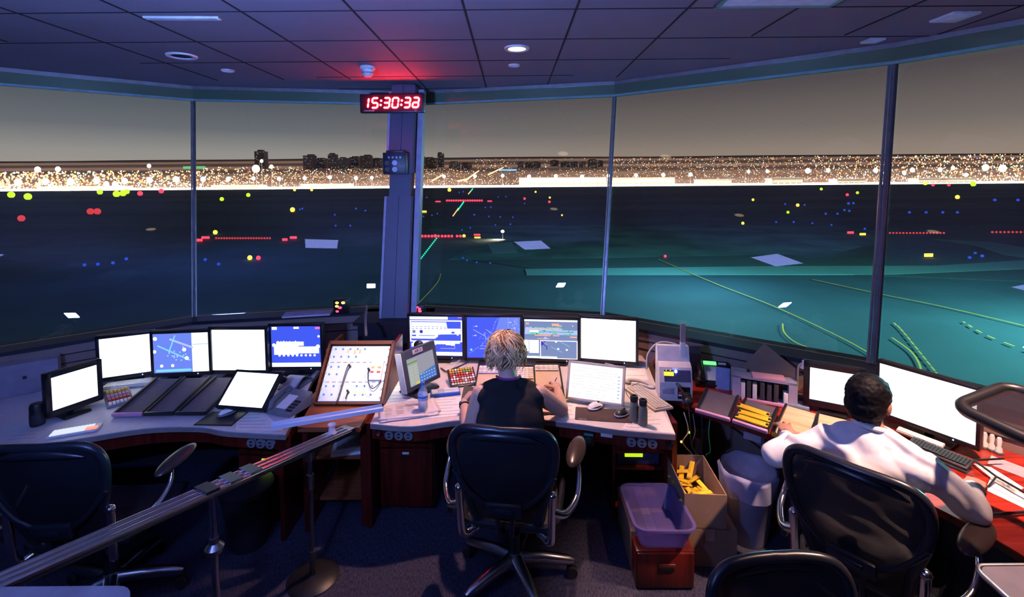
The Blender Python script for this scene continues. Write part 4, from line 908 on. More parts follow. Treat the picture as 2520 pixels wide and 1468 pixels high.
M['pad'] = mat('leather_pad', (.05, .032, .028), .28)
CG = 'black mesh office chairs'
ch = make_chair('black mesh office chair with chrome arms under the woman in black', CG); ch.location = (.0, 2.575, 0); ch.rotation_euler = (0, 0, math.radians(-9))
ch_r = dup(ch, 'black mesh office chair under the man in the white shirt', (1.635, 2.14, 0), math.radians(-50))
ch_l = dup(ch, 'empty black mesh office chair in front of the left desk', (-2.12, 2.46, 0), math.radians(3))
ch_f = make_chair('black mesh chair of which only the backrest top shows at the bottom edge', CG, False); ch_f.location = (.87, 1.18, 0); ch_f.rotation_euler = (0, 0, math.radians(184)); ch_f.scale = (.93, .93, .93)
for o in (ch, ch_r, ch_l, ch_f): o['group'] = CG

# ------------------------------------------------------------------ strip chute of chrome rails on posts
A = Vector((-1.88, 1.06, .985)); B = Vector((-1.0, 2.83, .715)); dv = (B-A).normalized(); sd = Vector((dv.y, -dv.x, 0)).normalized(); up = sd.cross(dv)
t = thing('strip_chute', 'long chrome rail chute slanting from the lower left corner to the jack panel table', 'rail', A)
loc = lambda p: Vector(p)-A
mb = MB()
for s_ in (-.035, 0, .035): mb.tube([loc(A+sd*s_), loc(B+sd*s_)], .0135, 14)
mb.build('rail_tube', M['chrome'], t)
mb = MB(); mb.box(*bar(loc(A-up*.016), loc(B-up*.016), .078, .012)); mb.build('channel', M['steel'], t, smooth=False)
for f_ in (.585, .64, .69):
    c = A+(B-A)*f_; mb = MB(); mb.box(*bar(loc(c-dv*.035+up*.014), loc(c+dv*.035+up*.014), .095, .012), bev=.003) if False else mb.box(*bar(loc(c-dv*.03+up*.012), loc(c+dv*.03+up*.012), .094, .014))
    mb.build('splice_plate', M['black'] if f_ < .6 else M['chrome'], t, smooth=False)
mb = MB(); mb.box(*bar(loc(B-dv*.01), loc(B+dv*.03), .085, .026)); mb.build('end_block', M['steel'], t, smooth=False)
def post(base, ztop, label, disk):
    t = thing('chute_post', label, 'post', (base[0], base[1], 0), group='posts under the chrome chute')
    if disk:
        mb = MB(); mb.lathe([(.001, 0), (.135, 0), (.138, .006), (.12, .018), (.03, .026), (.001, .027)], seg=36); mb.build('base_disk', M['black'], t)
        mb = MB(); mb.cyl((0, 0, .02), (0, 0, ztop), .0135, seg=14); mb.cyl((0, 0, .02), (0, 0, .16), .018, seg=14); mb.build('pole', M['steel'], t)
        mb = MB(); mb.cyl((0, 0, ztop-.05), (0, 0, ztop+.004), .022, seg=14); mb.build('collar', M['chrome'], t); mb = MB(); mb.cyl((0, 0, ztop-.21), (0, 0, ztop-.13), .018, seg=14); mb.build('collar', M['chrome'], t)
    else:
        mb = MB(); mb.lathe([(.001, 0), (.13, 0), (.13, .01), (.03, .022), (.001, .023)], seg=32); mb.build('base_disk', M['black'], t)
        mb = MB(); mb.cyl((0, 0, .02), (0, 0, ztop), .016, seg=16); mb.build('pole', M['chrome'], t)
        mb = MB(); mb.lathe([(.017, .53), (.038, .535), (.040, .555), (.020, .575), (.018, .60)], seg=20); mb.build('collar', M['alu'], t)
def on_rail(f_): return A+(B-A)*f_
p = on_rail(.866); post((p.x, p.y), p.z-.027, 'dark post on a round black disk, near the jack panel table', True)
p = on_rail(.597); post((p.x, p.y), p.z-.027, 'chrome post with a collar, under the middle of the chute', False)
# clear plastic channel lying from the chute end to the desk
CLR = clear('clear_plastic', (.80, .80, .95), .12, .2)
a = gz(668, 1052, .80); b = gz(942, 1006, .775); t = thing('plastic_chute', 'long frosted plastic channel with a green end, lying across the chute end', 'chute', a)
mb = MB(); v = b-a; d = v.normalized(); s2 = Vector((d.y, -d.x, 0)).normalized()
mb.box(*bar(Vector(), v, .056, .005)); mb.box(*bar(s2*.028+Vector((0, 0, .010)), v+s2*.028+Vector((0, 0, .010)), .003, .022)); mb.box(*bar(-s2*.028+Vector((0, 0, .010)), v-s2*.028+Vector((0, 0, .010)), .003, .022)); mb.build('channel', CLR, t, smooth=False)
mb = MB(); mb.box(*bar(v*.03+Vector((0, 0, -.003)), v*.20+Vector((0, 0, -.003)), .046, .003)); mb.build('green_tape', mat('green_tape', (.04, .38, .22), .5), t, smooth=False)
p = gz(817, 1066, .735); t = thing('plastic_holder', 'clear plastic cup holding the frosted channel at the chute end', 'holder', (p.x, p.y, .735))
mb = MB(); mb.lathe([(.020, 0), (.028, .004), (.020, .012), (.017, .04), (.024, .055), (.022, .057), (.014, .04), (.012, .010), (.001, .008)], seg=18); mb.build('cup', clear('clear_cup', (.8, .8, .95), .5, .08), t)

# ------------------------------------------------------------------ wall and ceiling fittings
CK = gy(965, 254, 4.66)
t = thing('digital_clock', 'black digital wall clock with red numerals, fixed to the pillar near the ceiling', 'clock', CK, -.02)
cw, chh = .605, .176
mb = MB(); mb.box((0, .02, 0), (cw, .07, chh), bev=.006); mb.build('casing', mat('clock_case', (.020, .010, .016), .35), t)
mb = MB(); mb.box((0, -.0165, 0), (cw-.03, .004, chh-.02)); mb.build('face', mat('clock_face', (.05, .004, .014), .25), t, smooth=False)
mb = MB(); mb.box((0, .085, 0), (.16, .07, .10)); mb.build('bracket', M['dark'], t, smooth=False)
mb = MB(); mb.box((-.215, -.019, -.071), (.10, .002, .010)); mb.box((.225, -.019, -.071), (.022, .002, .006)); mb.build('printing', M['print'], t, smooth=False)
SEG = {'a': ((-1, 1), (1, 1)), 'b': ((1, 1), (1, 0)), 'c': ((1, 0), (1, -1)), 'd': ((-1, -1), (1, -1)), 'e': ((-1, 0), (-1, -1)), 'f': ((-1, 1), (-1, 0)), 'g': ((-1, 0), (1, 0))}
DG = {'1': 'bc', '5': 'afgcd', '3': 'abgcd', '0': 'abcdef', 'a': 'abgcde'}
def digits(txt, xs, hw, hh, th, parent, m, name, y=-.022, z=.002, slant=.14):
    for ch_, x in zip(txt, xs):
        mb = MB()
        if ch_ == ':':
            for zz in (-.45, .45): mb.ell((x+slant*zz*hh, y, z+zz*hh), (th*.62, .004, th*.62), 12, 6)
        else:
            for s_ in DG[ch_]:
                (xa, za), (xb, zb) = SEG[s_]; pa = Vector((x+xa*hw+slant*za*hh, y, z+za*hh)); pb = Vector((x+xb*hw+slant*zb*hh, y, z+zb*hh)); d = (pb-pa).normalized()
                mb.tube([pa+d*th*.15, pa+d*th*.6, pb-d*th*.6, pb-d*th*.15], [th*.2, th*.5, th*.5, th*.2], 6)
        mb.build(name, m, parent)
digits('15:30:3a', (-.247, -.157, -.101, -.046, .036, .095, .148, .229), .027, .045, .0165, t, M['ledcore'], 'numeral')
# the lit numerals redden the ceiling above them
t = thing('smoke_detector', 'white smoke detector on the ceiling left of the red clock', 'detector', (-1.19, 4.10, ZC))
mb = MB(); mb.lathe([(.001, 0), (.060, 0), (.062, -.022), (.048, -.030), (.046, -.062), (.030, -.082), (.001, -.084)][::-1], seg=24); mb.build('body', M['white'], t)
mb = MB(); mb.lathe([(.0465, -.060), (.050, -.060), (.050, -.050), (.0465, -.050)], seg=24); mb.build('vent_ring', M['print'], t)
def downlight(x, y, r, label, lit=False, small=False):
    t = thing('ceiling_downlight', label, 'ceiling light', (x, y, ZC), group='round ceiling lights')
    mb = MB(); mb.lathe([(r*.74, .0), (r*.74, -.010), (r, -.012), (r*1.04, -.004), (r*1.04, 0)], seg=28); mb.build('rim', M['white'], t)
    mb = MB(); mb.lathe([(.001, -.003), (r*.74, -.003), (r*.74, -.001), (.001, -.001)], seg=24); mb.build('lens', glow('lit_lens', (1, .72, .50), 3.0) if lit else (M['white'] if small else M['dark']), t)
downlight(.044, 3.56, .088, 'lit round ceiling light above the woman', True)
downlight(-2.46, 3.70, .10, 'unlit round ceiling light with a dark middle, over the left desk')
downlight(.026, 4.08, .045, 'small white ceiling disk behind the lit light', small=True)
downlight(-2.40, 4.19, .050, 'small white ceiling disk near the left windows', small=True)
downlight(2.15, 1.72, .088, 'lit round ceiling light above the man', True)
downlight(-.75, 1.72, .088, 'added lit ceiling light out of view, aimed at the jack panel', True)  # fixture made up to go with the added jack panel spot
for x, y, w, d, lab in ((2.62, 2.93, .16, .17, 'square white ceiling fitting near the right windows'), (2.50, 3.42, .11, .10, 'small white ceiling fitting by the right mullion')):
    t = thing('ceiling_fitting', lab, 'ceiling fitting', (x, y, ZC)); mb = MB(); mb.box((0, 0, -.008), (w, d, .016), bev=.004); mb.build('plate', M['white'], t); mb = MB(); mb.box((0, 0, -.018), (w*.6, d*.6, .006), bev=.002); mb.build('cover', M['white'], t)
M['panelw'] = mat('panel_white', (.78, .77, .80), .6); PANLIT = glow('lit_panel', (.30, .36, 1), 9.0)
for x, y, w, d, lab in ((1.43, 2.50, .62, .42, 'white rectangular ceiling panel at the top edge, right of the middle'), (-1.9, -.15, .62, .60, 'lit white ceiling panel behind the viewer, mirrored in the panes'), (.45, -.30, .62, .60, 'white ceiling panel overhead behind the viewer, mirrored in the left panes')):
    t = thing('ceiling_panel', lab, 'ceiling panel', (x, y, ZC), group='white ceiling panels'); mb = MB(); mb.box((0, 0, -.006), (w, d, .012)); mb.build('diffuser', PANLIT if x < -1.5 else M['panelw'], t, smooth=False)
    mb = MB()
    for q in ((0, d/2, w+.02, .02), (0, -d/2, w+.02, .02), (w/2, 0, .02, d), (-w/2, 0, .02, d)): mb.box((q[0], q[1], -.010), (q[2], q[3], .018))
    mb.build('frame', M['alu'], t, smooth=False)
t = thing('ceiling_slot', 'narrow pale slot fitting in the ceiling, upper left', 'ceiling fitting', (-1.88, 2.85, ZC), .04); mb = MB(); mb.box((0, 0, -.006), (.42, .045, .012), bev=.002); mb.build('trim', M['panelw'], t); mb = MB(); mb.box((0, 0, -.0125), (.38, .016, .002)); mb.build('slot', M['print'], t, smooth=False)
# signal box on the pillar
p = gy(972, 402, 4.52); t = thing('signal_box', 'black box with round lamps fixed to the pillar at mid height', 'electronic device', p)
mb = MB(); mb.box((0, .05, 0), (.215, .14, .20), bev=.006); mb.box((.0, .02, .11), (.16, .05, .02), bev=.004); mb.build('casing', mat('signal_case', (.020, .020, .035), .4), t)
mb = MB()
for zz in (.005, -.055): mb.cyl((.002, -.018, zz), (.002, -.026, zz), .024, seg=16)
mb.build('round_lamp', mat('lamp_pale', (.55, .56, .75), .3), t)
mb = MB()
for zz in (.005, -.055):
    for xx in (-.068, .070): mb.cyl((xx, -.018, zz), (xx, -.024, zz), .021, seg=16)
mb.build('round_lamp', mat('lamp_dark', (.07, .045, .055), .3), t)
mb = MB()
for xx in (-.05, -.015, .02, .055): mb.cyl((xx, -.018, .055), (xx, -.023, .055), .010, seg=10)
mb.build('small_lamp', mat('lamp_pale2', (.40, .42, .7), .3), t)

# the hand held video light behind the viewer that the panes mirror: the person follows below
# ------------------------------------------------------------------ things on the pale desk
def put(name, label, cat, px, py, rz=0.0, z=DZ, group=None):
    p = gz(px, py, z); return thing(name, label, cat, (p.x, p.y, z+.0005), rz, group)
def rbox(mb, c, d, bev=.004, rot=None): mb.box(c, d, rot, bev=bev); return mb
def mouse(px, py, rz, mtop, msides, label, z=DZ+.005):
    t = put('computer_mouse', label, 'mouse', px, py, rz, z)
    mb = MB(); mb.grid(lambda u, v: ((2*u-1)*.031*math.sin(PI*max(.02, min(.98, v)))**.45, (v-.5)*.11, .006+.032*math.sin(PI*v)**.6*(1-.45*(2*u-1)**2)*(1.1-.35*v)), 12, 14); mb.grid(lambda u, v: ((2*u-1)*.031*math.sin(PI*max(.02, min(.98, v)))**.45, (v-.5)*.11, .002), 12, 4)
    mb.build('shell', mtop, t)
    mb = MB(); mb.tube([((math.cos(2*PI*k/20))*.031, math.sin(2*PI*k/20)*.053, .008) for k in range(20)], .006, 6, closed=True); mb.build('skirt', msides, t)
    mb = MB(); mb.cyl((-.004, .026, .033), (.004, .026, .033), .006, seg=10); mb.build('wheel', M['black'], t); return t
t = put('mouse_mat', 'dark brown mouse mat on the pale desk, two mice on it', 'mouse mat', 1484, 1021, -.10)
mb = MB(); mb.box((0, 0, .0018), (.345, .165, .0036), (0, 0, -.06), bev=.0015); mb.build('pad', mat('mat_brown', (.060, .034, .030), .8), t)
mb = MB(); mb.box((-.13, -.068, .0040), (.05, .005, .0006), (0, 0, -.06)); mb.build('printing', M['print'], t, smooth=False)
mouse(1465, 1003, -1.0, M['white'], M['white'], 'white computer mouse on the brown mat')
mouse(1530, 1020, -.9, M['black'], mat('silver_plastic', (.55, .55, .58), .3, .6), 'black and silver computer mouse on the brown mat')
def keyboard(label, m, w, d, key, frame, z=None):
    t = thing('keyboard', label, 'keyboard', mw=m)
    mb = MB(); mb.box((0, d/2, .008), (w, d, .016), bev=.004); mb.build('case', frame, t)
    mb = MB(); cols, rows = 17, 5
    for r in range(rows):
        for c in range(cols):
            if r == 0 and 3 < c < 9:
                if c == 4: mb.box((-w/2+.012+(6.5)*(w-.02)/cols, .016+(r+.5)*(d-.03)/rows, .019), ((w-.02)/cols*4.8, (d-.03)/rows*.82, .008))
                continue
            mb.box((-w/2+.01+(c+.5)*(w-.02)/cols, .014+(r+.5)*(d-.028)/rows, .019), ((w-.02)/cols*.82, (d-.028)/rows*.82, .008))
    mb.build('keys', key, t, smooth=False); return t
def flatframe(px, py, rz, z=DZ): p = gz(px, py, z); return Matrix.Translation((p.x, p.y, z+.0006)) @ Matrix.Rotation(rz, 4, 'Z')
keyboard('beige keyboard turned sideways at the right end of the pale desk', flatframe(1572, 985, -1.25), .36, .14, M['beige'], M['cream'])
# paper charts under and on the desk
def sheet(label, quad, m=None, z=DZ+.0004, th=.0012, lines=6, name='paper_chart', cat='paper', group=None, ink='print'):
    P = [gz(x, y, z) for x, y in quad]; o = sum(P, Vector())/4
    t = thing(name, label, cat, o, group=group); mb = MB(); mb.prism([(p.x-o.x, p.y-o.y) for p in P], 0, th); mb.build('sheet', m or M['paper'], t, smooth=False)
    if lines:
        a, b, c, d = [Vector((p.x-o.x, p.y-o.y)) for p in P]; mb = MB(); r = random.Random(int(quad[0][0]))
        for k in range(lines):
            v = (k+.7)/(lines+.5); l0 = a+(d-a)*v; r0 = b+(c-b)*v; u0, u1 = .06, r.uniform(.6, .94); A = l0+(r0-l0)*u0; B = l0+(r0-l0)*u1; w = (d-a).normalized()*.003
            mb.f([mb.v((*(A-w), th+.0003)), mb.v((*(B-w), th+.0003)), mb.v((*(B+w), th+.0003)), mb.v((*(A+w), th+.0003))])
        mb.build('print', M[ink], t, smooth=False)
    return t
sheet('large white chart sheet at the right front corner of the pale desk', [(1552, 1022), (1625, 1000), (1660, 1066), (1530, 1055)], lines=5)
sheet('white chart sheet left of the woman\'s elbow, under the blue strip tray', [(1060, 980), (1152, 975), (1148, 1022), (1035, 1030)], lines=6)
sheet('lilac printed sheet at the left edge of the pale desk, under the newspaper', [(958, 950), (1035, 952), (1030, 985), (935, 990)], lines=4)
sheet('white sheet between the beige monitor and the mouse mat', [(1390, 990), (1420, 992), (1416, 1030), (1385, 1028)], lines=3)
sheet('pale sheet behind the beige framed monitor', [(1535, 900), (1585, 902), (1596, 935), (1540, 935)], lines=2)
# newspaper
t = put('newspaper', 'folded newspaper spread by the left edge of the pale desk', 'newspaper', 1005, 1012, .28, DZ+.0025)
for k, (w, d, rz, ox, oy) in enumerate(((.36, .21, 0, 0, 0), (.34, .19, .12, .02, .01), (.30, .15, -.10, -.03, -.02))):
    mb = MB(); mb.grid(lambda u, v: ((u-.5)*w*math.cos(rz)-(v-.5)*d*math.sin(rz)+ox, (u-.5)*w*math.sin(rz)+(v-.5)*d*math.cos(rz)+oy, .003+.004*k+.008*math.sin(PI*u*1.3+k)**2*v), 14, 8)
    o = mb.build('page', mat('newsprint', (.66, .58, .58), .85, var=.05, scale=50), t); md = o.modifiers.new('thickness', 'SOLIDIFY'); md.thickness = .0015
mb = MB(); r = random.Random(4)
for c in range(4):
    for k in range(9):
        if r.random() < .85: mb.box((-.125+c*.07, -.06+.013*k, .0235), (.055*r.uniform(.6, 1), .004, .0008), (0, 0, -.10))
mb.box((.03, .045, .0238), (.09, .016, .0008), (0, 0, -.10)); mb.build('print', M['print'], t, smooth=False)
# water bottle
t = put('water_bottle', 'clear plastic water bottle with a blue label and cap, on the newspaper', 'bottle', 1041, 1005, 0, DZ+.022)
mb = MB(); mb.lathe([(.001, 0), (.028, 0), (.031, .006), (.031, .035), (.0295, .040), (.031, .045), (.031, .10), (.029, .118), (.014, .145), (.0125, .158), (.001, .158)], seg=24); mb.build('body', clear('bottle_plastic', (.65, .75, .95), .70, .03, (.85, .9, 1)), t)
mb = MB(); mb.lathe([(.0314, .062), (.0318, .063), (.0318, .098), (.0314, .099)], seg=24); mb.build('label', mat('bottle_label', (.50, .62, .85), .5), t)
mb = MB(); mb.lathe([(.0319, .078), (.0322, .079), (.0322, .088), (.0319, .089)], seg=24); mb.build('label_band', M['blue'], t)
mb = MB(); mb.lathe([(.001, .158), (.0145, .158), (.0145, .174), (.012, .176), (.001, .176)][::-1], seg=20); mb.build('cap', M['blue'], t)
# blue strip tray
t = put('strip_tray', 'blue tray of white paper strips behind the water bottle', 'tray', 1096, 970, .22)
mb = MB(); mb.box((0, 0, .012), (.20, .075, .024), bev=.004); mb.build('tray', M['blue'], t)
for k in range(3):
    mb = MB(); mb.box((0, -.024+.024*k, .0265), (.185, .017, .005), bev=.001); mb.mi = 1; mb.box((-.03, -.024+.024*k, .0292), (.05, .010, .0006)); mb.mi = 0; o = mb.build('paper_strip', [M['paper'], M['print']], t)
# key panel with coloured buttons
m, w, h = face_frame((1112, 950), (1172, 942), (1094, 912), .735, .80)
t = thing('key_panel', 'black key panel with red, white, yellow and green buttons, beside the AIR 2 monitor', 'control panel', mw=m)
mb = MB(); mb.box((0, h/2, -.012), (w+.02, h+.02, .024), bev=.004); mb.build('case', M['black'], t)
BC = ['cream', 'red', 'white', 'red', 'red', 'greenk', 'yellow']; M['greenk'] = mat('green_key', (.10, .42, .10), .4)
src = {}
for r_ in range(7):
    for c in range(9):
        key = BC[r_] if (r_*3+c*5) % 7 else ('white' if r_ != 2 else 'red')
        if r_ == 5: key = 'greenk' if c in (2, 5, 6, 7) else 'orange'
        if key not in src:
            mb = MB(); mb.box((0, 0, .005), (w/9*.78, h/7*.72, .011), bev=.0015); o = mb.build('key_button', M[key], t); src[key] = o
        else: o = src[key].copy(); COL.objects.link(o); o.parent = t
        o.location = (-w/2+(c+.5)*w/9, (r_+.5)*h/7, 0)
# strip bays before the woman
def strip_bay(label, BL, BR, TL, z0, z1, board='sand'):
    m, w, h = face_frame(BL, BR, TL, z0, z1); t = thing('strip_board', label, 'strip board', mw=m)
    mb = MB(); mb.box((0, h/2, -.008), (w, h, .012)); mb.build('board', M[board], t, smooth=False)
    mb = MB()
    for s_ in (-1, 1): mb.box((s_*(w/2+.004), h/2, -.002), (.010, h+.02, .026))
    mb.box((0, h+.006, -.002), (w+.018, .012, .026)); mb.build('rim', M['black'], t, smooth=False); return t, m, w, h
M['sand'] = mat('strip_board_sand', (.62, .46, .34), .6, var=.05); M['dkboard'] = mat('strip_board_dark', (.10, .085, .11), .6)
STR = None
def strips(m, w, h, rows, tone, group, label, y0=.0, pitch=.026):
    """paper strips in holders, each a thing of its own"""
    global STR
    for k in range(rows):
        mw = m @ Matrix.Translation((0, y0+(k+.5)*pitch, .0))
        key = tone[k % len(tone)]
        t = thing('flight_strip', label, 'paper strip', mw=mw, group=group)
        mb = MB(); mb.box((0, 0, .004), (w*.94, pitch*.88, .007), bev=.001); mb.build('holder', M[key], t)
        mb = MB(); mb.box((.004, 0, .0082), (w*.84, pitch*.62, .0014)); mb.build('strip', M['paper'], t, smooth=False)
        mb = MB(); r = random.Random(k*7+int(w*1e4))
        for j in range(4): mb.box((-w*.33+w*.2*j, 0, .0092), (w*.12*r.uniform(.5, 1), pitch*.22, .0004))
        mb.build('print', M['print'], t, smooth=False)
M['holderlilac'] = mat('holder_lilac', (.55, .42, .55), .5); M['holderorange'] = mat('holder_orange', (.85, .48, .16), .5)
t, m, w, h = strip_bay('strip board left of the woman\'s head with white strips at its top', (1166, 985), (1230, 985), (1176, 900), .745, .81)
strips(m, w, h, 4, ['holderlilac', 'white'], 'white strips on the left board', 'white flight strip at the top of the board left of the woman\'s head', h-.108)
t, m, w, h = strip_bay('strip board behind the woman\'s right shoulder filled with orange edged strips', (1262, 968), (1316, 968), (1262, 902), .745, .80)
strips(m, w, h, 6, ['holderorange', 'white'], 'orange strips on the middle board', 'orange edged flight strip on the board behind the woman\'s right shoulder', h-.165)
t, m, w, h = strip_bay('sand coloured strip board under the woman\'s right hand', (1322, 1012), (1392, 1012), (1318, 898), .742, .82)
strips(m, w, h, 3, ['white', 'holderlilac'], 'white strips on the right board', 'white flight strip at the top of the board under the woman\'s right hand', h-.083)
# binoculars standing on end
t = put('binoculars', 'olive binoculars standing upright on the pale desk corner', 'binoculars', 1571, 1040, -.9)
BN = mat('binocular_armour', (.20, .19, .13), .5)
for s_ in (-1, 1):
    mb = MB(); mb.lathe([(.001, 0), (.026, 0), (.027, .01), (.026, .09), (.022, .118), (.019, .122)], (s_*.033, 0, 0), 20); br = mb.build('barrel', BN, t)
    mb = MB(); mb.lathe([(.019, .118), (.0225, .122), (.0235, .150), (.021, .158), (.012, .158), (.012, .15), (.001, .15)], (s_*.033, 0, 0), 20); mb.build('eyecup', M['rubber'], br)
mb = MB(); mb.cyl((0, 0, .03), (0, 0, .10), .009, seg=10); mb.box((0, 0, .085), (.05, .012, .02), bev=.004); mb.build('hinge', M['black'], t)
# handset right
t = put('telephone_handset', 'pale telephone handset lying at the right end of the pale desk', 'telephone', 1573, 948, -.55)
mb = MB(); mb.tube(smooth_line([(-.085, 0, .012), (-.06, 0, .028), (0, 0, .034), (.06, 0, .028), (.085, 0, .012)], 5), [.018, .017, .016, .015, .014, .013, .013, .013, .013, .013, .013, .013, .013, .013, .013, .013, .014, .015, .016, .017, .018], 12)
mb.ell((-.085, 0, .013), (.027, .027, .013), 14, 8); mb.ell((.085, 0, .013), (.027, .027, .013), 14, 8); mb.build('handset', M['beige'], t)
def cable(label, pts, r, m='cable', name='cable'):
    o = Vector(pts[0]); t = MB(); t.tube([Vector(p)-o for p in smooth_line(pts, 7)], r, 7); q = t.build(name, M[m]); q.location = o; tag(q, label, 'cable'); return q
def dk(px, py, z=DZ): p = gz(px, py, z); return (p.x, p.y, z)
cable('black cable looping on the pale desk behind the key panel', [dk(1085, 905, .727), dk(1105, 915, .735), dk(1130, 902, .75), dk(1152, 890, .74), dk(1140, 896, .727), dk(1112, 908, .727)], .005)
cable('white cable on the pale desk under the radar monitor', [dk(1100, 895, .725), dk(1118, 893, .735), dk(1133, 884, .74), dk(1128, 892, .726), dk(1105, 912, .726)], .003, 'cablew')
cable('white cable loops in front of the blank monitor stand', [dk(1480, 898, .725), dk(1495, 890, .75), dk(1515, 896, .735), dk(1505, 900, .725), dk(1490, 893, .745), dk(1530, 903, .726)], .003, 'cablew')
cable('thin dark mouse cord curving past the binoculars', [dk(1470, 992, .75), dk(1500, 985, .728), dk(1540, 1000, .728), dk(1560, 995, .728), dk(1540, 960, .728), dk(1575, 940, .728)], .002)
# small red clock displays standing on the ledge beside the pillar
def ledbox(px, py, Y, w, h, label, dots):
    p = gy(px, py, Y); t = thing('led_display', label, 'display', (p.x, p.y, ZS+.0005), .0)
    mb = MB(); mb.box((0, .04, h/2), (w, .08, h), bev=.004); mb.build('casing', M['black'], t)
    for k, (u, v, c, rr) in enumerate(dots): mb = MB(); mb.ell((w*(u-.5), -.002, h*v), (rr*1.5, .003, rr), 10, 6); mb.build('lit_segment', M[c], t)
ledbox(838, 782, 4.50, .13, .135, 'black display with yellow and red lamps on the ledge, left of the pillar', ((.28, .80, 'ledyel', .011), (.72, .80, 'ledyel', .012), (.26, .56, 'ledyel', .011), (.48, .46, 'ledred', .012), (.28, .20, 'ledred', .010)))
ledbox(1032, 770, 4.50, .10, .075, 'small black display with red digits on the ledge, right of the pillar', ((.35, .82, 'ledred', .007), (.18, .62, 'ledred', .006), (.52, .60, 'ledred', .010), (.18, .36, 'ledred', .006), (.55, .32, 'ledred', .011)))
p = gz(758, 774, ZS); t = thing('folder', 'lavender folder lying flat on the ledge left of the pillar', 'folder', (p.x, p.y, ZS+.001), .20); mb = MB(); mb.box((0, 0, .010), (.42, .16, .02), bev=.003); mb.build('cover', mat('folder_lilac', (.30, .30, .48), .6), t); mb = MB(); mb.box((0, -.004, .010), (.41, .16, .012)); mb.build('pages', M['paper'], t, smooth=False)

# ------------------------------------------------------------------ things on the left desk
def board3(label, BL, BR, TL, z0, z1, m_, railm, group):
    m, w, h = face_frame(BL, BR, TL, z0, z1); t = thing('strip_board', label, 'strip board', mw=m, group=group)
    mb = MB(); mb.box((0, h/2, -.008), (w, h, .012)); mb.build('board', M[m_], t, smooth=False)
    mb = MB()
    for s_ in (-1, 1): mb.box((s_*(w/2-.006), h/2, .004), (.012, h, .02))
    mb.build('side_rim', M['black'], t, smooth=False)
    mb = MB(); mb.box((0, -.006, .004), (w, .018, .022), bev=.003); mb.build('front_rail', railm, t); return t, m, w, h
LBG = 'dark strip boards on the left desk'; PK = mat('rail_pink', (.62, .30, .46), .5)
board3('dark sloping strip board on the left desk with a pink front rail', (278, 1020), (352, 1018), (357, 932), .735, .80, 'dkboard', PK, LBG)
board3('dark sloping strip board on the left desk, middle of the three', (356, 1018), (430, 1016), (428, 930), .735, .80, 'dkboard', M['black'], LBG)
board3('dark sloping strip board on the left desk, next to the leaning white touch monitor', (434, 1016), (508, 1016), (498, 928), .735, .80, 'dkboard', M['black'], LBG)
keyboard('grey keyboard under the leftmost window monitor', flatframe(318, 955, .30), .36, .13, M['white'], M['beige'])
# colourful key panel and handset
m, w, h = face_frame((268, 1000), (325, 985), (285, 958), .732, .775); t = thing('key_panel', 'small panel of yellow and red keys on the left desk, beside the small touch monitor', 'control panel', mw=m)
mb = MB(); mb.box((0, h/2, -.01), (w+.02, h+.02, .02), bev=.003); mb.build('case', M['grey'], t)
src = {}
for r_ in range(4):
    for c in range(6):
        key = ('white', 'red', 'paperpink', 'yellow')[r_]
        if key not in src: mb = MB(); mb.box((0, 0, .004), (w/6*.8, h/4*.75, .009), bev=.001); o = mb.build('key_button', M[key], t); src[key] = o
        else: o = src[key].copy(); COL.objects.link(o); o.parent = t
        o.location = (-w/2+(c+.5)*w/6, (r_+.5)*h/4, 0)
p = gz(258, 978, .735); t = thing('telephone_handset', 'white telephone handset leaning by the yellow and red key panel', 'telephone', (p.x, p.y, .735), .75)
mb = MB(); mb.tube(smooth_line([(-.085, 0, .012), (-.05, 0, .034), (.05, 0, .034), (.085, 0, .012)], 6), .013, 10); mb.ell((-.085, 0, .013), (.026, .026, .013), 12, 8); mb.ell((.085, 0, .013), (.026, .026, .013), 12, 8); mb.build('handset', M['white'], t)
t = put('speaker', 'small black cylinder speaker at the outer end of the left desk', 'speaker', 93, 1045, 0); mb = MB(); mb.lathe([(.001, 0), (.035, 0), (.038, .01), (.036, .12), (.030, .135), (.001, .137)], seg=20); mb.build('body', M['black'], t); mb = MB(); mb.lathe([(.0375, .02), (.0385, .025), (.0378, .07), (.037, .075)], seg=20); mb.build('grille', M['dark'], t)
t = put('keyboard_tray', 'white glowing keypad with an orange corner near the front of the left desk', 'keyboard', 185, 1062, .42)
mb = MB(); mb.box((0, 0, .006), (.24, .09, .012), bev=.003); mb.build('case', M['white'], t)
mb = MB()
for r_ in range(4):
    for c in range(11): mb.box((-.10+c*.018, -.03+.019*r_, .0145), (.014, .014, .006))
mb.build('keys', glow('emissive_keys', (.75, .82, 1), .95), t, smooth=False); mb = MB(); mb.box((.085, -.022, .0165), (.055, .034, .008), bev=.001); mb.build('orange_keys', glow('salmon_keys', (1, .36, .25), .95), t)  # both key colours are emissive so the keypad reads bright
t = put('mouse_mat', 'dark mouse mat on the left desk, before the leaning touch monitor', 'mouse mat', 545, 1030, -.05); mb = MB(); mb.box((0, 0, .002), (.24, .17, .004), bev=.0015); mb.build('pad', M['blackcloth'], t); mb = MB(); mb.box((0, 0, .0038), (.225, .155, .0006)); mb.build('surface', M['dark'], t, smooth=False)
mouse(560, 1018, -.6, M['white'], M['grey'], 'white computer mouse on the left desk mat')
sheet('pink edged paper on the left desk, right front corner', [(585, 1010), (640, 1005), (700, 1060), (580, 1058)], lines=6)
sheet('grey sheet on the left desk under the desk telephone', [(650, 965), (735, 960), (725, 1000), (655, 1010)], lines=3)
sheet('lilac sheet at the left end of the left desk', [(60, 1050), (150, 1040), (90, 1085), (5, 1088)], M['lamgrey'], lines=4)
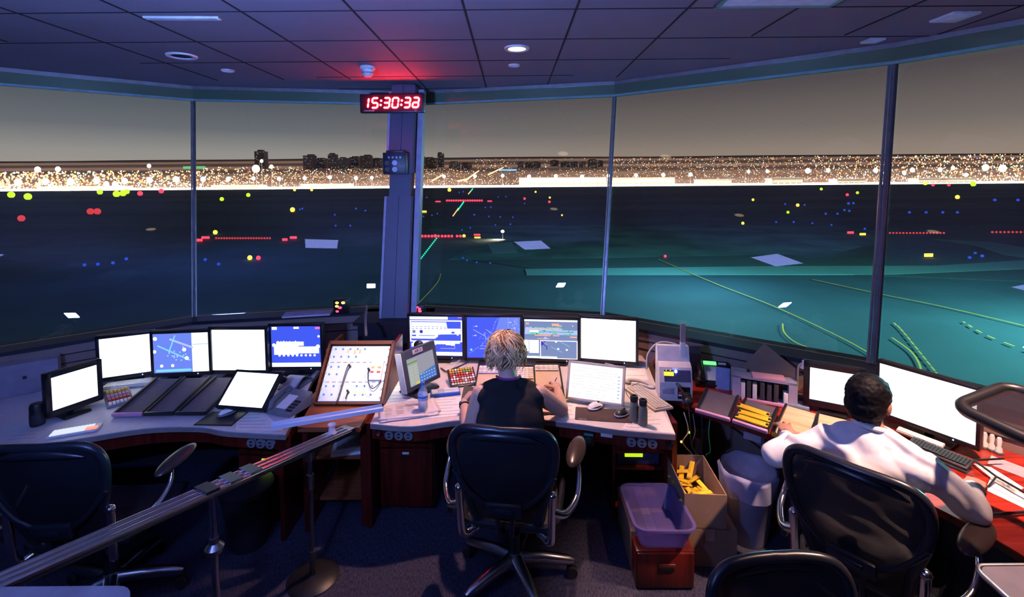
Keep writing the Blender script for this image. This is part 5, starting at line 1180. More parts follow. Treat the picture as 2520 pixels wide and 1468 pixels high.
def desk_phone(px, py, rz, mbody, label, lcd=None, group=None, z=DZ, sc=1.0):
    t = put('desk_telephone', label, 'telephone', px, py, rz, z, group); t.scale = (sc,)*3
    mb = MB(); A_ = [(-.10, -.10, 0), (.10, -.10, 0), (.10, .10, 0), (-.10, .10, 0)]; Bt = [(-.10, -.10, .02), (.10, -.10, .02), (.10, .10, .085), (-.10, .10, .085)]
    a = [mb.v(p) for p in A_]; b = [mb.v(p) for p in Bt]; mb.f(a[::-1]); mb.f(b)
    for j in range(4): mb.f([a[j], a[(j+1) % 4], b[(j+1) % 4], b[j]])
    mb.build('body', mbody, t, smooth=False)
    sl = math.atan2(.065, .2); R = Matrix.Translation((0, -.10, .02)) @ Matrix.Rotation(sl, 4, 'X')
    mb = MB(); mb.M = R; mb.tube(smooth_line([(-.070, .02, .022), (-.070, .05, .040), (-.070, .15, .040), (-.070, .19, .022)], 5), .015, 10); mb.ell((-.07, .025, .016), (.024, .026, .014), 12, 8); mb.ell((-.07, .185, .016), (.024, .026, .014), 12, 8); mb.build('handset', M['black'] if mbody != M['grey'] else mbody, t)
    if lcd: mb = MB(); mb.M = R; mb.box((-.003, .185, .004), (.072, .026, .008), bev=.002); mb.build('display', M[lcd], t); mb = MB(); mb.M = R; mb.box((.066, .187, .003), (.042, .012, .006)); mb.build('name_strip', M['paper'], t, smooth=False)
    mb = MB(); mb.M = R; mb.box((-.003, .095, .002), (.078, .12, .003)); mb.build('index_card', M['paper'], t, smooth=False)
    mb = MB(); mb.M = R
    for r_ in range(4):
        for c in range(3): mb.box((.052+.017*c, .03+.026*r_, .003), (.012, .015, .006))
    mb.build('keypad', M['dark'], t, smooth=False); return t
desk_phone(712, 1005, -.35, M['grey'], 'grey desk telephone on the left desk, beside the jack panel')
t = put('paper_tray', 'pale curled paper roll behind the desk telephone, by the jack panel cabinet', 'papers', 730, 945, -.2); mb = MB(); mb.grid(lambda u, v: (.13*(u-.5), .20*(v-.5), .01+.05*math.sin(PI*v)), 6, 12); o = mb.build('sheet', M['lamgrey'], t); md = o.modifiers.new('thickness', 'SOLIDIFY'); md.thickness = .002; mb = MB(); mb.box((0, 0, .004), (.15, .22, .008)); mb.build('base', M['grey'], t, smooth=False)
t = put('webcam', 'small black ball on a foot, between the touch monitor and the jack panel', 'electronic device', 697, 950, 0); mb = MB(); mb.ell((0, 0, .045), (.03, .03, .03), 14, 10); mb.build('ball', M['black'], t); mb = MB(); mb.lathe([(.001, 0), (.03, 0), (.028, .008), (.01, .018), (.001, .018)], seg=16); mb.build('foot', M['grey'], t)
# low grey cabinet at the far left
t = thing('equipment_cabinet', 'low grey cabinet with a red tag at the left edge, beyond the small touch monitor', 'cabinet', (-3.62, 3.28, DZ+.001), .65); mb = MB(); mb.box((0, 0, .11), (.75, .14, .22), bev=.006); mb.build('body', mat('cabinet_grey', (.22, .20, .26), .6), t); mb = MB(); mb.box((-.02, -.073, .13), (.06, .004, .035)); mb.build('red_tag', M['red'], t, smooth=False); mb = MB(); mb.box((.20, -.073, .12), (.02, .006, .02)); mb.build('latch', M['black'], t, smooth=False)
# black gooseneck microphone behind the AIR 2 panel
t = put('desk_lamp', 'small black lamp head with a green dot behind the AIR 2 monitor', 'lamp', 1028, 902, 0); mb = MB(); mb.tube(smooth_line([(0, 0, .01), (0, .01, .09), (.01, 0, .16)], 5), .007, 8); mb.build('stem', M['black'], t); mb = MB(); mb.lathe([(.001, 0), (.04, 0), (.035, .012), (.001, .014)], seg=16); mb.build('foot', M['black'], t); mb = MB(); mb.ell((.012, -.005, .175), (.040, .032, .040), 14, 10); h_ = mb.build('lamp_head', M['black'], t); mb = MB(); mb.ell((.018, -.036, .165), (.006, .003, .006), 8, 6); mb.build('green_dot', mat('green_dot', (.02, .5, .12), .4), h_)
cable('grey cable rising from the jack panel cabinet toward the ledge', [(-1.12, 3.66, 1.02), (-1.18, 3.85, 1.10), (-1.24, 4.1, 1.13), (-1.34, 4.36, .965)], .010, 'grey')
# ------------------------------------------------------------------ things on the mahogany desk
t = put('ticket_printer', 'white upright printer with a lime display and a blue glow, on the mahogany desk', 'printer', 1657, 972, -.12)
WP = mat('printer_white', (.72, .66, .66), .45)
mb = MB(); prof = [(-.085, 0), (-.085, .12), (-.055, .215), (-.02, .235), (.0, .235), (.03, .33), (.07, .33), (.09, .30), (.09, 0)]
a = [mb.v((-.105, y, z)) for y, z in prof]; b = [mb.v((.105, y, z)) for y, z in prof]; mb.f(a); mb.f(b[::-1])
for j in range(len(prof)): mb.f([a[j], a[(j+1) % len(prof)], b[(j+1) % len(prof)], b[j]])
mb.build('body', WP, t, smooth=False)
sl = math.atan2(.03, .095); R = Matrix.Translation((0, -.086, .12)) @ Matrix.Rotation(-sl, 4, 'X')
mb = MB(); mb.M = R; mb.box((.01, -.001, .045), (.17, .005, .075)); mb.build('control_face', mat('printer_navy', (.06, .06, .13), .4), t, smooth=False)
mb = MB(); mb.M = R; mb.box((-.045, -.004, .058), (.062, .005, .026)); mb.build('display', M['lcdy'], t, smooth=False)
mb = MB(); mb.M = R; mb.ell((.0, -.006, .074), (.009, .005, .009), 10, 6); mb.build('status_light', glow('led_blue_hot', (.20, .30, 1), 45), t)
mb = MB(); mb.M = R
for k in (-.062, -.035): mb.ell((k, -.005, .080), (.0025, .002, .0025), 8, 6)
mb.build('status_lamp', M['ledyel'], t)
mb = MB(); mb.box((-.05, -.087, .065), (.075, .006, .04), bev=.002); mb.build('badge_plate', mat('plate_mauve', (.40, .34, .42), .4), t)
mb = MB(); mb.box((.05, -.086, .055), (.08, .004, .08)); mb.mi = 1; mb.box((.05, -.090, .06), (.07, .010, .012)); mb.mi = 2; mb.box((.05, -.094, .045), (.074, .018, .006)); mb.build('ticket_slot', [M['black'], M['red'], M['paper']], t, smooth=False)
mb = MB(); mb.box((.062, .02, .30), (.035, .02, .13), bev=.004); mb.mi = 1; mb.box((.062, .02, .41), (.034, .018, .16), bev=.003); mb.build('paper_post', [M['white'], clear('post_clear', (.45, .32, .32), .35, .1)], t)
cable('white cable arching from the printer top down to the desk', [(1.02, 3.66, .74), (1.03, 3.66, .86), (1.10, 3.64, .95), (1.20, 3.60, .96), (1.27, 3.55, .93)], .006, 'cablew')
desk_phone(1752, 938, -.25, M['black'], 'black desk telephone with a green lit display, behind the mahogany desk\'s strip boards', 'lcdg', sc=1.25)
p = gz(1700, 935, DZ); t = thing('equipment_case', 'dark blue case between the white printer and the black telephone', 'electronic device', (p.x+.02, p.y+.08, DZ+.0005), -.3); mb = MB(); mb.box((0, 0, .10), (.15, .16, .20), bev=.01); mb.build('case', mat('case_navy', (.015, .02, .07), .5), t)
# card rack
p = gz(1880, 992, DZ); t = thing('card_rack', 'grey rack frame holding pale and dark cards, pink paper on top', 'rack', (p.x, p.y, DZ+.0005), -.42)
mb = MB(); RG = mat('rack_grey', (.38, .38, .48), .45)
for q in ((-.165, .05, .08, .05, .10, .16), (.165, .05, .08, .05, .10, .16), (0, .05, .006, .38, .10, .012), (0, .05, .152, .38, .10, .012)): mb.box((q[0], q[1], q[2]), (q[3], q[4], q[5]))
mb.build('frame', RG, t, smooth=False); mb = MB(); mb.box((0, .095, .08), (.29, .006, .14)); mb.build('back_plate', M['black'], t, smooth=False)
for k, (x, hh, key) in enumerate(((-.125, .10, 'paper'), (-.055, .10, 'paper'), (.125, .07, 'paper'), (-.09, .12, 'ink'), (-.01, .12, 'ink'), (.03, .11, 'ink'), (.07, .12, 'ink'))): mb = MB(); mb.box((x, .03, .014+hh/2), (.026, .06, hh), bev=.002); mb.build('card', M[key], t)
mb = MB(); mb.box((0, -.012, .012), (.27, .02, .018), bev=.003); mb.build('lilac_rail', PK, t)
p2 = gz(1880, 992, DZ); t = thing('paper_pad', 'pink sheet pad lying on top of the grey card rack', 'papers', (p2.x+.04, p2.y+.03, DZ+.160), -.42); mb = MB(); mb.box((0, 0, .006), (.19, .09, .011), (0, 0, .05)); mb.build('sheets', M['paperpink'], t, smooth=False)
t = thing('cardboard_sheet', 'flat cardboard piece leaning behind the card rack', 'cardboard', (p2.x+.15, p2.y+.15, DZ+.0005), -.60); mb = MB(); mb.box((0, .02, .135), (.34, .006, .22), (-.25, .62, 0)); mb.build('sheet', M['card'], t, smooth=False)
t = thing('paper_notes', 'blue and tan paper notes standing behind the left of the card rack', 'papers', (p2.x-.13, p2.y+.20, DZ+.0005), -.42); mb = MB(); mb.box((-.05, 0, .075), (.09, .004, .15), (-.15, 0, 0)); mb.build('blue_note', mat('note_blue', (.24, .32, .55), .7), t, smooth=False); mb = MB(); mb.box((.05, .01, .08), (.10, .004, .16), (-.15, 0, 0)); mb.build('tan_note', mat('note_tan', (.42, .34, .24), .7), t, smooth=False)
p = gz(1962, 975, DZ); t = thing('desk_lamp', 'slim pale desk lamp with a bent white head, beside the man\'s left monitor', 'lamp', (p.x, p.y, DZ+.0005), 0); mb = MB(); mb.lathe([(.001, 0), (.045, 0), (.04, .012), (.001, .014)], seg=20); mb.build('foot', M['grey'], t); mb = MB(); mb.tube(smooth_line([(0, 0, .01), (0, 0, .15), (.005, 0, .21), (.03, -.01, .235)], 6), .006, 8); mb.build('stem', M['cream'], t); mb = MB(); mb.lathe([(.001, .045), (.014, .045), (.018, .02), (.028, -.005), (.024, -.006), (.012, .02), (.001, .03)], (.035, -.012, .205), 16); mb.build('lamp_head', M['white'], t)
t = put('notepad', 'blue grey notepad at the foot of the slim desk lamp', 'notepad', 1962, 1000, -.5); mb = MB(); mb.box((0, 0, .012), (.13, .09, .024), bev=.003); mb.build('pad', mat('pad_bluegrey', (.22, .28, .36), .7), t)
t = put('headset', 'black headset lying at the left end of the sloping boards', 'headset', 1694, 1002, .6); mb = MB(); mb.ell((0, 0, .035), (.038, .026, .036), 14, 10); mb.build('ear_cup', M['black'], t); mb = MB(); mb.ell((.05, .05, .035), (.036, .026, .036), 14, 10); mb.build('ear_cup', M['black'], t); mb = MB(); mb.tube(smooth_line([(-.01, 0, .06), (.0, .07, .11), (.03, .11, .11), (.06, .07, .06)], 6), .008, 8); mb.build('headband', M['black'], t)
cable('thin black cord hanging from the headset over the desk edge', [gz(1694, 1002, .745), gz(1697, 1025, .75), gy(1698, 1040, 2.95), gy(1700, 1090, 2.95)], .003)
# sloping boards
RBG = 'sloping boards along the front of the mahogany desk'; YR = M['yellow']
board3('dark sloping board with a yellow and pink front rail, left end of the mahogany desk', (1712, 1008), (1797, 1032), (1748, 958), .735, .80, 'dkboard', PK, RBG)
t, m, w, h = board3('dark sloping board carrying yellow strip holders on the mahogany desk', (1804, 1034), (1890, 1062), (1826, 978), .735, .80, 'dkboard', PK, RBG)
YS = [(.035, 0, .0), (.080, .0, .03), (.125, -.02, -.06)]
for k, (y, x, rz) in enumerate(YS):
    mw = m @ Matrix.Translation((x, y, .006)) @ Matrix.Rotation(rz, 4, 'Z'); t = thing('strip_holder', ('lowest', 'middle', 'topmost')[k]+' yellow strip holder on the dark board by the man\'s left hand', 'strip holder', mw=mw, group='yellow strip holders')
    mb = MB(); mb.box((0, 0, .006), (w*.93, .036, .012), bev=.002); mb.build('holder', YR, t); mb = MB()
    for q in (-1, 1): mb.box((q*w*.43, 0, .013), (.014, .016, .004), bev=.001)
    mb.build('clip', M['black'], t)
M['beech'] = wood('beech_board', 'c0a078', 'dcc4a0', 4, .5, 0)
board3('pale wooden sloping board under the man\'s left hand', (1900, 1066), (1990, 1095), (1926, 994), .735, .81, 'beech', YR, RBG)
board3('pale wooden sloping board in front of the man\'s chest', (1998, 1098), (2085, 1122), (2006, 1014), .735, .82, 'beech', YR, RBG)
m, w, h = face_frame((2228, 1098), (2380, 1160), (2215, 1066), .735, .755); keyboard('black keyboard in front of the large white screen', m, w, h, M['black'], M['dark'])
m2, w2, h2 = face_frame((2205, 1064), (2318, 1108), (2195, 1046), .735, .75); t = thing('strip_row', 'row of white paper strips between the black keyboard and the large screen', 'paper strips', mw=m2); mb = MB(); mb.box((0, h2/2, .008), (w2, h2, .016), bev=.003); mb.build('rail', M['cream'], t); mb = MB()
for k in range(9): mb.box((-w2/2+(k+.5)*w2/9, h2/2, .018), (w2/9*.85, h2*.7, .004))
mb.build('paper', M['paper'], t, smooth=False)
# papers, stamps and wire stand at the right end
sheet('pale strip paper on the mahogany desk beyond the man\'s right elbow', [(2395, 1140), (2440, 1150), (2520, 1200), (2490, 1215)], M['paper'], lines=3)
sheet('white sheet on the red desk at the right edge', [(2440, 1170), (2520, 1215), (2520, 1250), (2425, 1205)], M['paper'], lines=2)
sheet('pink sheet on the red desk behind the wire stand', [(2440, 1120), (2520, 1150), (2520, 1175), (2430, 1140)], M['paperpink'], lines=2)
for k, (px, py) in enumerate(((2422, 1102), (2440, 1108), (2458, 1116))):
    t = put('rubber_stamp', ('left', 'middle', 'right')[k]+' one of three pale round stamps right of the large screen', 'stamp', px, py, 0, group='stamps by the screen'); mb = MB(); mb.lathe([(.001, 0), (.014, 0), (.014, .03), (.008, .04), (.012, .075), (.008, .088), (.001, .09)], seg=14); mb.build('handle', M['white'], t); mb = MB(); mb.box((0, 0, .006), (.034, .03, .012), bev=.002); mb.build('base', M['grey'], t)
t = put('paper_holder', 'thin black wire stand on the red desk at the right edge', 'wire stand', 2450, 1225, 0)
o = gz(2450, 1225, DZ); L = lambda px, py, z: gz(px, py, z)-o
mb = MB(); fr = [L(2398, 1132, .75), L(2452, 1172, .75), L(2540, 1222, .75), L(2560, 1262, .75), L(2400, 1268, .73), L(2430, 1205, .73)]
mb.tube([L(2398, 1132, .755), L(2452, 1172, .755), L(2540, 1222, .755)], .005, 8); mb.tube([L(2396, 1268, .735), L(2540, 1258, .735)], .006, 8); mb.tube([L(2452, 1172, .755), L(2432, 1196, .73)], .004, 8); mb.tube([L(2398, 1132, .755), L(2470, 1128, .755)], .005, 8); mb.tube([L(2540, 1222, .755), L(2540, 1258, .735)], .006, 8); mb.build('wire_frame', M['black'], t)

# ------------------------------------------------------------------ on the floor under the desks
t = thing('computer_tower', 'black computer under the mahogany desk with green lights and tangled cables', 'computer', (1.22, 3.30, 0), -.5)
mb = MB(); mb.box((0, .2, .24), (.20, .42, .48), bev=.008); mb.build('case', M['black'], t); mb = MB(); mb.box((.055, -.012, .26), (.03, .006, .30)); mb.build('grey_strip', M['grey'], t, smooth=False)
for k, (x, z, key) in enumerate(((.0, .44, 'ledgreen'), (-.05, .36, 'ledyel'), (.0, .27, 'ledyel'))): mb = MB(); mb.ell((x, -.014, z), (.008, .004, .008), 10, 6); mb.build('status_light', M[key], t)
for k in range(4): cable(('white', 'grey', 'black', 'pale green')[k]+' cable hanging in front of the computer under the mahogany desk', [(1.12+.05*k, 3.13-.02*k, .66), (1.14+.04*k, 3.10-.01*k, .55), (1.10+.06*k, 3.09, .48-.02*k), (1.16+.03*k, 3.08, .40), (1.20+.03*k, 3.14, .30)], .004, ('cablew', 'grey', 'cable', 'greenk')[k])
cable('black power lead drooping behind the waste bin', [(1.36, 2.98, .64), (1.42, 2.98, .60), (1.5, 2.96, .54), (1.62, 2.90, .45), (1.68, 2.86, .30), (1.70, 2.85, .012)], .007)
t = thing('small_adapter', 'pale adapter hanging under the mahogany desk edge', 'electronic device', (1.44, 2.86, .60), -.7); mb = MB(); mb.box((0, 0, .045), (.10, .035, .055), bev=.006); mb.build('case', mat('adapter_grey', (.30, .32, .42), .5), t); mb = MB(); mb.box((0, 0, .079), (.03, .02, .013)); mb.build('hook', M['grey'], t, smooth=False)
# waste bin with bag
t = thing('waste_bin', 'grey waste bin lined with a translucent bag, beside the cardboard box', 'bin', (1.425, 2.88, 0), 0)
mb = MB(); mb.lathe([(.001, 0), (.105, 0), (.110, .01), (.152, .425), (.157, .43), (.152, .435), (.147, .43), (.105, .02), (.001, .016)], seg=36); mb.build('tub', mat('bin_grey', (.34, .34, .46), .5), t)
def bag(u, v):
    a = 2*PI*u; n = noise.noise(Vector((math.cos(a)*2.2, math.sin(a)*2.2, v*2.2)))
    if v < .5: z = .30+.145*(v/.5); r = .150+.016*(v/.5)+.010*n+.006*math.sin(9*a+6*v)+.004
    else: q = (v-.5)/.5; z = .445-.20*q; r = .158-.035*q+.006*n
    return (r*math.cos(a), r*math.sin(a), z+.010*n+.006*math.sin(5*a))
mb = MB(); mb.grid(bag, 64, 20); o = mb.build('bag', clear('bag_plastic', (.50, .52, .78), .35, .22, (.85, .87, 1)), t, angle=80)
# cardboard boxes
def carton(label, loc, rz, w, d, h, open_top=False, flap=False):
    t = thing('cardboard_box', label, 'box', loc, rz, 'cardboard boxes on the floor'); k = .006; mb = MB()
    if open_top:
        mb.box((0, 0, k/2), (w, d, k))
        for q in ((-w/2+k/2, 0, k, d), (w/2-k/2, 0, k, d), (0, -d/2+k/2, w-2*k, k), (0, d/2-k/2, w-2*k, k)): mb.box((q[0], q[1], h/2), (q[2], q[3], h))
    else: mb.box((0, 0, h/2), (w, d, h))
    mb.build('carton', M['card'], t, smooth=False)
    if not open_top: mb = MB(); mb.box((0, 0, h+.0008), (.05, d, .0012)); mb.box((0, -d/2-.0006, h*.85), (.05, .0012, h*.3)); mb.build('tape', mat('tape', (.45, .34, .24), .35), t, smooth=False)
    return t
carton('closed cardboard box on the floor, under the open box of yellow strips', (1.115, 2.86, .0005), -.06, .30, .42, .215)
carton('open cardboard box full of yellow holders, stacked on another box', (1.09, 2.855, .218), -.06, .235, .40, .20, True)
r = random.Random(9)
yh = mat('holder_yellow', (.88, .55, .03), .5); src = None
for k in range(34):
    x = r.uniform(-.075, .075); y = r.uniform(-.14, .14); z = .02+.0065*k; mw = Matrix.Translation((1.09, 2.855, .218)) @ Matrix.Rotation(-.06, 4, 'Z') @ Matrix.Translation((x, y, z*.62)) @ Matrix.Rotation(r.uniform(0, PI), 4, 'Z') @ Matrix.Rotation(r.uniform(-.5, .5), 4, 'Y')
    if src is None:
        t = thing('strip_holder', 'yellow strip holder heaped in the open cardboard box', 'strip holder', mw=mw, group='yellow holders in the cardboard box'); mb = MB(); mb.box((0, 0, 0), (.13, .030, .008), bev=.002); mb.build('holder', yh, t); mb = MB(); mb.box((-.055, 0, .005), (.012, .026, .006), bev=.001); mb.build('clip', yh, t); src = t
    else: dup(src, mw=mw)
carton('long pale cardboard box under the desk, behind the purple tub', (.78, 2.83, .0005), -.03, .24, .40, .222)
t = thing('drawer_box', 'low mahogany drawer box on the floor in front of the boxes', 'drawer cabinet', (.805, 2.50, 0), -.01)
mb = MB(); mb.box((0, .06, .11), (.31, .11, .20), bev=.003); mb.build('body', M['mahog'], t); mb = MB(); mb.box((0, .0, .11), (.30, .02, .19), bev=.003); dr = mb.build('drawer', M['mahog'], t); mb = MB(); mb.box((.005, -.012, .135), (.09, .008, .030), bev=.003); mb.mi = 1; mb.box((.005, -.017, .133), (.07, .004, .014)); mb.build('handle', [M['mahog'], M['black']], dr)
# purple tub resting on both
t = thing('storage_tub', 'empty translucent purple plastic tub on top of the mahogany drawer box', 'tub', (.80, 2.60, .318), -.02)
def rrect(w, d, r_, z, n=6):
    out = []
    for cx, cy, a0 in ((w/2-r_, d/2-r_, 0), (-w/2+r_, d/2-r_, 90), (-w/2+r_, -d/2+r_, 180), (w/2-r_, -d/2+r_, 270)):
        for k in range(n+1): a = math.radians(a0+90*k/n); out.append((cx+r_*math.cos(a), cy+r_*math.sin(a), z))
    return out
mb = MB(); rings = [rrect(.25, .34, .05, 0), rrect(.25, .34, .05, .006), rrect(.31, .43, .06, .12), rrect(.335, .455, .07, .122), rrect(.335, .455, .07, .110), rrect(.330, .45, .068, .108)]
inner = [rrect(.300, .42, .058, .120), rrect(.243, .333, .048, .010), rrect(.24, .33, .046, .008)]
rows = [[mb.v(p) for p in q] for q in (inner[::-1]+[rings[2], rings[3], rings[4]])]
rows2 = [[mb.v(p) for p in q] for q in (rings[0], rings[1], rrect(.305, .425, .058, .108), rrect(.33, .45, .068, .109))]
for R_ in (rows, rows2):
    for i in range(len(R_)-1):
        n_ = len(R_[0])
        for j in range(n_): mb.f([R_[i][j], R_[i][(j+1) % n_], R_[i+1][(j+1) % n_], R_[i+1][j]])
mb.f(rows[0]); mb.f(rows2[0][::-1]); o = mb.build('tub_shell', clear('tub_plastic', (.16, .13, .36), .55, .2, (.74, .70, .95)), t)
t.rotation_euler = (math.radians(-4), 0, -.02); t.location = (.80, 2.655, .232)
# bin under the left desk, side shelf
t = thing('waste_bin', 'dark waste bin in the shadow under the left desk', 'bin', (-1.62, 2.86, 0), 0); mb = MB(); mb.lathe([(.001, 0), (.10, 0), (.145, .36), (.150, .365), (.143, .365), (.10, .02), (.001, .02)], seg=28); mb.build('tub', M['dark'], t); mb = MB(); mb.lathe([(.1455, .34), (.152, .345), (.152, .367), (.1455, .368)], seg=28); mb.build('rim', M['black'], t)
t = thing('cardboard_box', 'dark red box with a wooden side on the floor, behind the chrome chute', 'box', (-1.50, 2.72, 0), -.3) if False else None

# ------------------------------------------------------------------ foreground
c = gz(118, 1470, 1.16); t = thing('lectern', 'polished metal topped stand cut off by the lower left corner', 'stand', (c.x-.05, c.y-.135, 0), -.0)
mb = MB(); mb.prism([(p[0], p[1]) for p in rrect(.52, .34, .06, 0)], 1.105, 1.16); mb.build('metal_top', mat('pale_metal', (.62, .60, .72), .3, .6), t, angle=50)
mb = MB(); mb.box((0, -.05, .555), (.34, .16, 1.09), bev=.01); mb.box((0, -.05, .015), (.44, .28, .03), bev=.008); mb.build('pedestal', M['dark'], t)
# dark panel frame at the right edge
def framed_panel(name, label, cat, P, rad, fw, m_panel, foot, m_frame='black'):
    o = sum(P, Vector())/4; t = thing(name, label, cat, o); x = (P[1]-P[0]).normalized(); w = (P[1]-P[0]).length; y = (P[3]-P[0]); y = (y-x*y.dot(x)); h = y.length; y.normalize(); z = x.cross(y)
    Mx = Matrix(((x.x, y.x, z.x, 0), (x.y, y.y, z.y, 0), (x.z, y.z, z.z, 0), (0, 0, 0, 1)))
    mb = MB(); mb.M = Mx; mb.tube(rrect(w, h, rad, 0, 8), fw, 10, closed=True); mb.build('frame', M[m_frame], t)
    mb = MB(); mb.M = Mx; mb.prism([(p[0], p[1]) for p in rrect(w-.01, h-.01, rad, 0, 8)], -.004, .004); mb.build('panel', m_panel, t)
    mb = MB(); mb.tube([Vector((w*.38, 0, 0)) @ Matrix.Identity(3) + (Mx @ Vector((w*.30, 0, -.02))) - Vector((w*.38, 0, 0)), Vector(foot)-o+Vector((0, 0, .05)), Vector(foot)-o], .018, 10); mb.M = Matrix.Translation(Vector(foot)-o); mb.lathe([(.001, 0), (.14, 0), (.13, .016), (.02, .024), (.001, .025)], seg=24); mb.build('stand', M['black'], t); return t
SMK = clear('smoky_panel', (.03, .025, .035), .55, .05)
P = [gz(2358, 1002, 1.22), gz(2620, 1200, 1.22), gz(2760, 1040, 1.40), gz(2400, 985, 1.40)]
a0 = gz(2352, 1000, 1.25); P = [a0, a0+Vector((.16, -.55, -.05)), a0+Vector((.46, -.46, .0)), a0+Vector((.30, .09, .05))]
framed_panel('reading_panel', 'dark rounded frame with a smoky panel at the right edge, before the large screen', 'panel', P, .06, .024, SMK, (a0.x+.30, a0.y-.42, DZ+.001))
a0 = gz(2392, 1392, 1.0); P = [a0+Vector((0, -.30, -.02)), a0+Vector((.45, -.30, -.02)), a0+Vector((.45, 0, 0)), a0]
framed_panel('equipment_tray', 'dark tray with a pale metal rim in the lower right corner', 'tray', P, .035, .007, mat('tray_dark', (.10, .09, .12), .35), (a0.x+.30, a0.y-.15, 0), 'alu')
# ------------------------------------------------------------------ people
def to_mesh(mb, name, mats, parent, voxel, smooth_n=6, disp=None):
    """fuse overlapping limbs into one continuous skin"""
    tmp = mb.build('tmp', [], None, smooth=False)
    md = tmp.modifiers.new('fuse', 'REMESH'); md.mode = 'VOXEL'; md.voxel_size = voxel; md.use_smooth_shade = True
    sm = tmp.modifiers.new('soft', 'SMOOTH'); sm.factor = .5; sm.iterations = smooth_n
    dg = bpy.context.evaluated_depsgraph_get(); me = bpy.data.meshes.new_from_object(tmp.evaluated_get(dg)); tmp.modifiers.clear()
    if disp:
        nn = [Vector(v.normal) for v in me.vertices]; co = [0.0]*(3*len(nn))
        me.vertices.foreach_get('co', co)
        for k, n_ in enumerate(nn):
            d = disp(Vector(co[3*k:3*k+3])); co[3*k] += n_.x*d; co[3*k+1] += n_.y*d; co[3*k+2] += n_.z*d
        me.vertices.foreach_set('co', co); me.update()
    me.materials.clear()
    for m_ in mats: me.materials.append(m_)
    me.polygons.foreach_set('use_smooth', [True]*len(me.polygons)); me.name = name
    tmp.data = me; tmp.name = name; tmp.parent = parent; return tmp
def chain(mb, pts, rs, seg=14):
    for k in range(len(pts)-1): mb.cap(pts[k], pts[k+1], rs[k], rs[k+1], seg)
def hand(mb, wr, d, n, side, curl=.5, spread=.10, thumb=.8):
    """wr wrist, d along the palm, n out of the back of the hand; side +1 if the thumb is on d x n"""
    d = d.normalized(); n = (n-d*n.dot(d)).normalized(); s = d.cross(n)*side
    R = Matrix((s, d, n)).transposed()
    mb.cap(wr, wr+d*.03, .023, .025, 12); mb.ell(wr+d*.058, (.040, .050, .0155), 14, 10, R); mb.ell(wr+d*.035+s*.022, (.020, .032, .016), 12, 8, R)
    for k, (off, L) in enumerate(((.028, .070), (.009, .078), (-.010, .073), (-.028, .057))):
        p = wr+d*(.096-.004*abs(k-1))+s*off; dir_ = (d+s*(off*3.2*spread/.10)).normalized(); bend = 0; pts = [wr+d*.07+s*off*.9, p]; c = curl*(1+.08*k)
        for q, f in enumerate((.45, .31, .24)): bend += c*(.9, .9, .6)[q]; pts.append(pts[-1]+(dir_*math.cos(bend)-n*math.sin(bend))*L*f)
        chain(mb, pts, [.0095, .0095, .0088, .0080, .0068], 10)
    a = wr+d*.022+s*.030; b = a+(d*.55+s*thumb-n*.35).normalized()*.038; c_ = b+(d*.85+s*.30*thumb-n*.45).normalized()*.030; e = c_+(d*.95-n*.5).normalized()*.024
    chain(mb, [wr+d*.02+s*.012, a, b, c_, e], [.016, .0135, .0112, .0100, .0078], 10)
def mix(a, b, t): return Vector(a)*(1-t)+Vector(b)*t
def head_parts(mb, c, fwd, up):
    fwd = fwd.normalized(); up = (up-fwd*up.dot(fwd)).normalized(); rt = fwd.cross(up); R = Matrix((rt, fwd, up)).transposed(); q = lambda x, y, z: c+rt*x+fwd*y+up*z
    mb.ell(q(0, -.012, .020), (.077, .094, .095), 20, 14, R); mb.ell(q(0, .020, -.035), (.062, .070, .082), 18, 12, R); mb.ell(q(0, .050, -.098), (.030, .032, .024), 12, 8, R)
    mb.cap(q(0, .090, .010), q(0, .107, -.028), .010, .0145, 10); mb.ell(q(0, .092, .028), (.045, .014, .010), 12, 8, R)
    for s_ in (-1, 1): mb.ell(q(s_*.035, .078, -.020), (.020, .016, .018), 10, 8, R); mb.ell(q(s_*.080, -.005, -.010), (.012, .022, .033), 12, 8, R); mb.ell(q(s_*.012, .098, -.030), (.009, .009, .008), 8, 6, R)
    mb.ell(q(0, .086, -.060), (.026, .014, .008), 12, 8, R); mb.ell(q(0, .084, -.071), (.022, .014, .009), 12, 8, R)
    return q, R
def eyes(q, R, parent, white, iris):
    for s_ in (-1, 1):
        mb = MB(); mb.ell(q(s_*.031, .0765, .006), (.0125, .0115, .0095), 12, 8, R); mb.mi = 1; mb.ell(q(s_*.031, .0865, .006), (.0052, .0035, .0052), 10, 6, R); mb.build('eye', [white, iris], parent)
EYEW = mat('eye_white', (.75, .72, .70), .25); IRIS = mat('iris', (.05, .03, .02), .2)
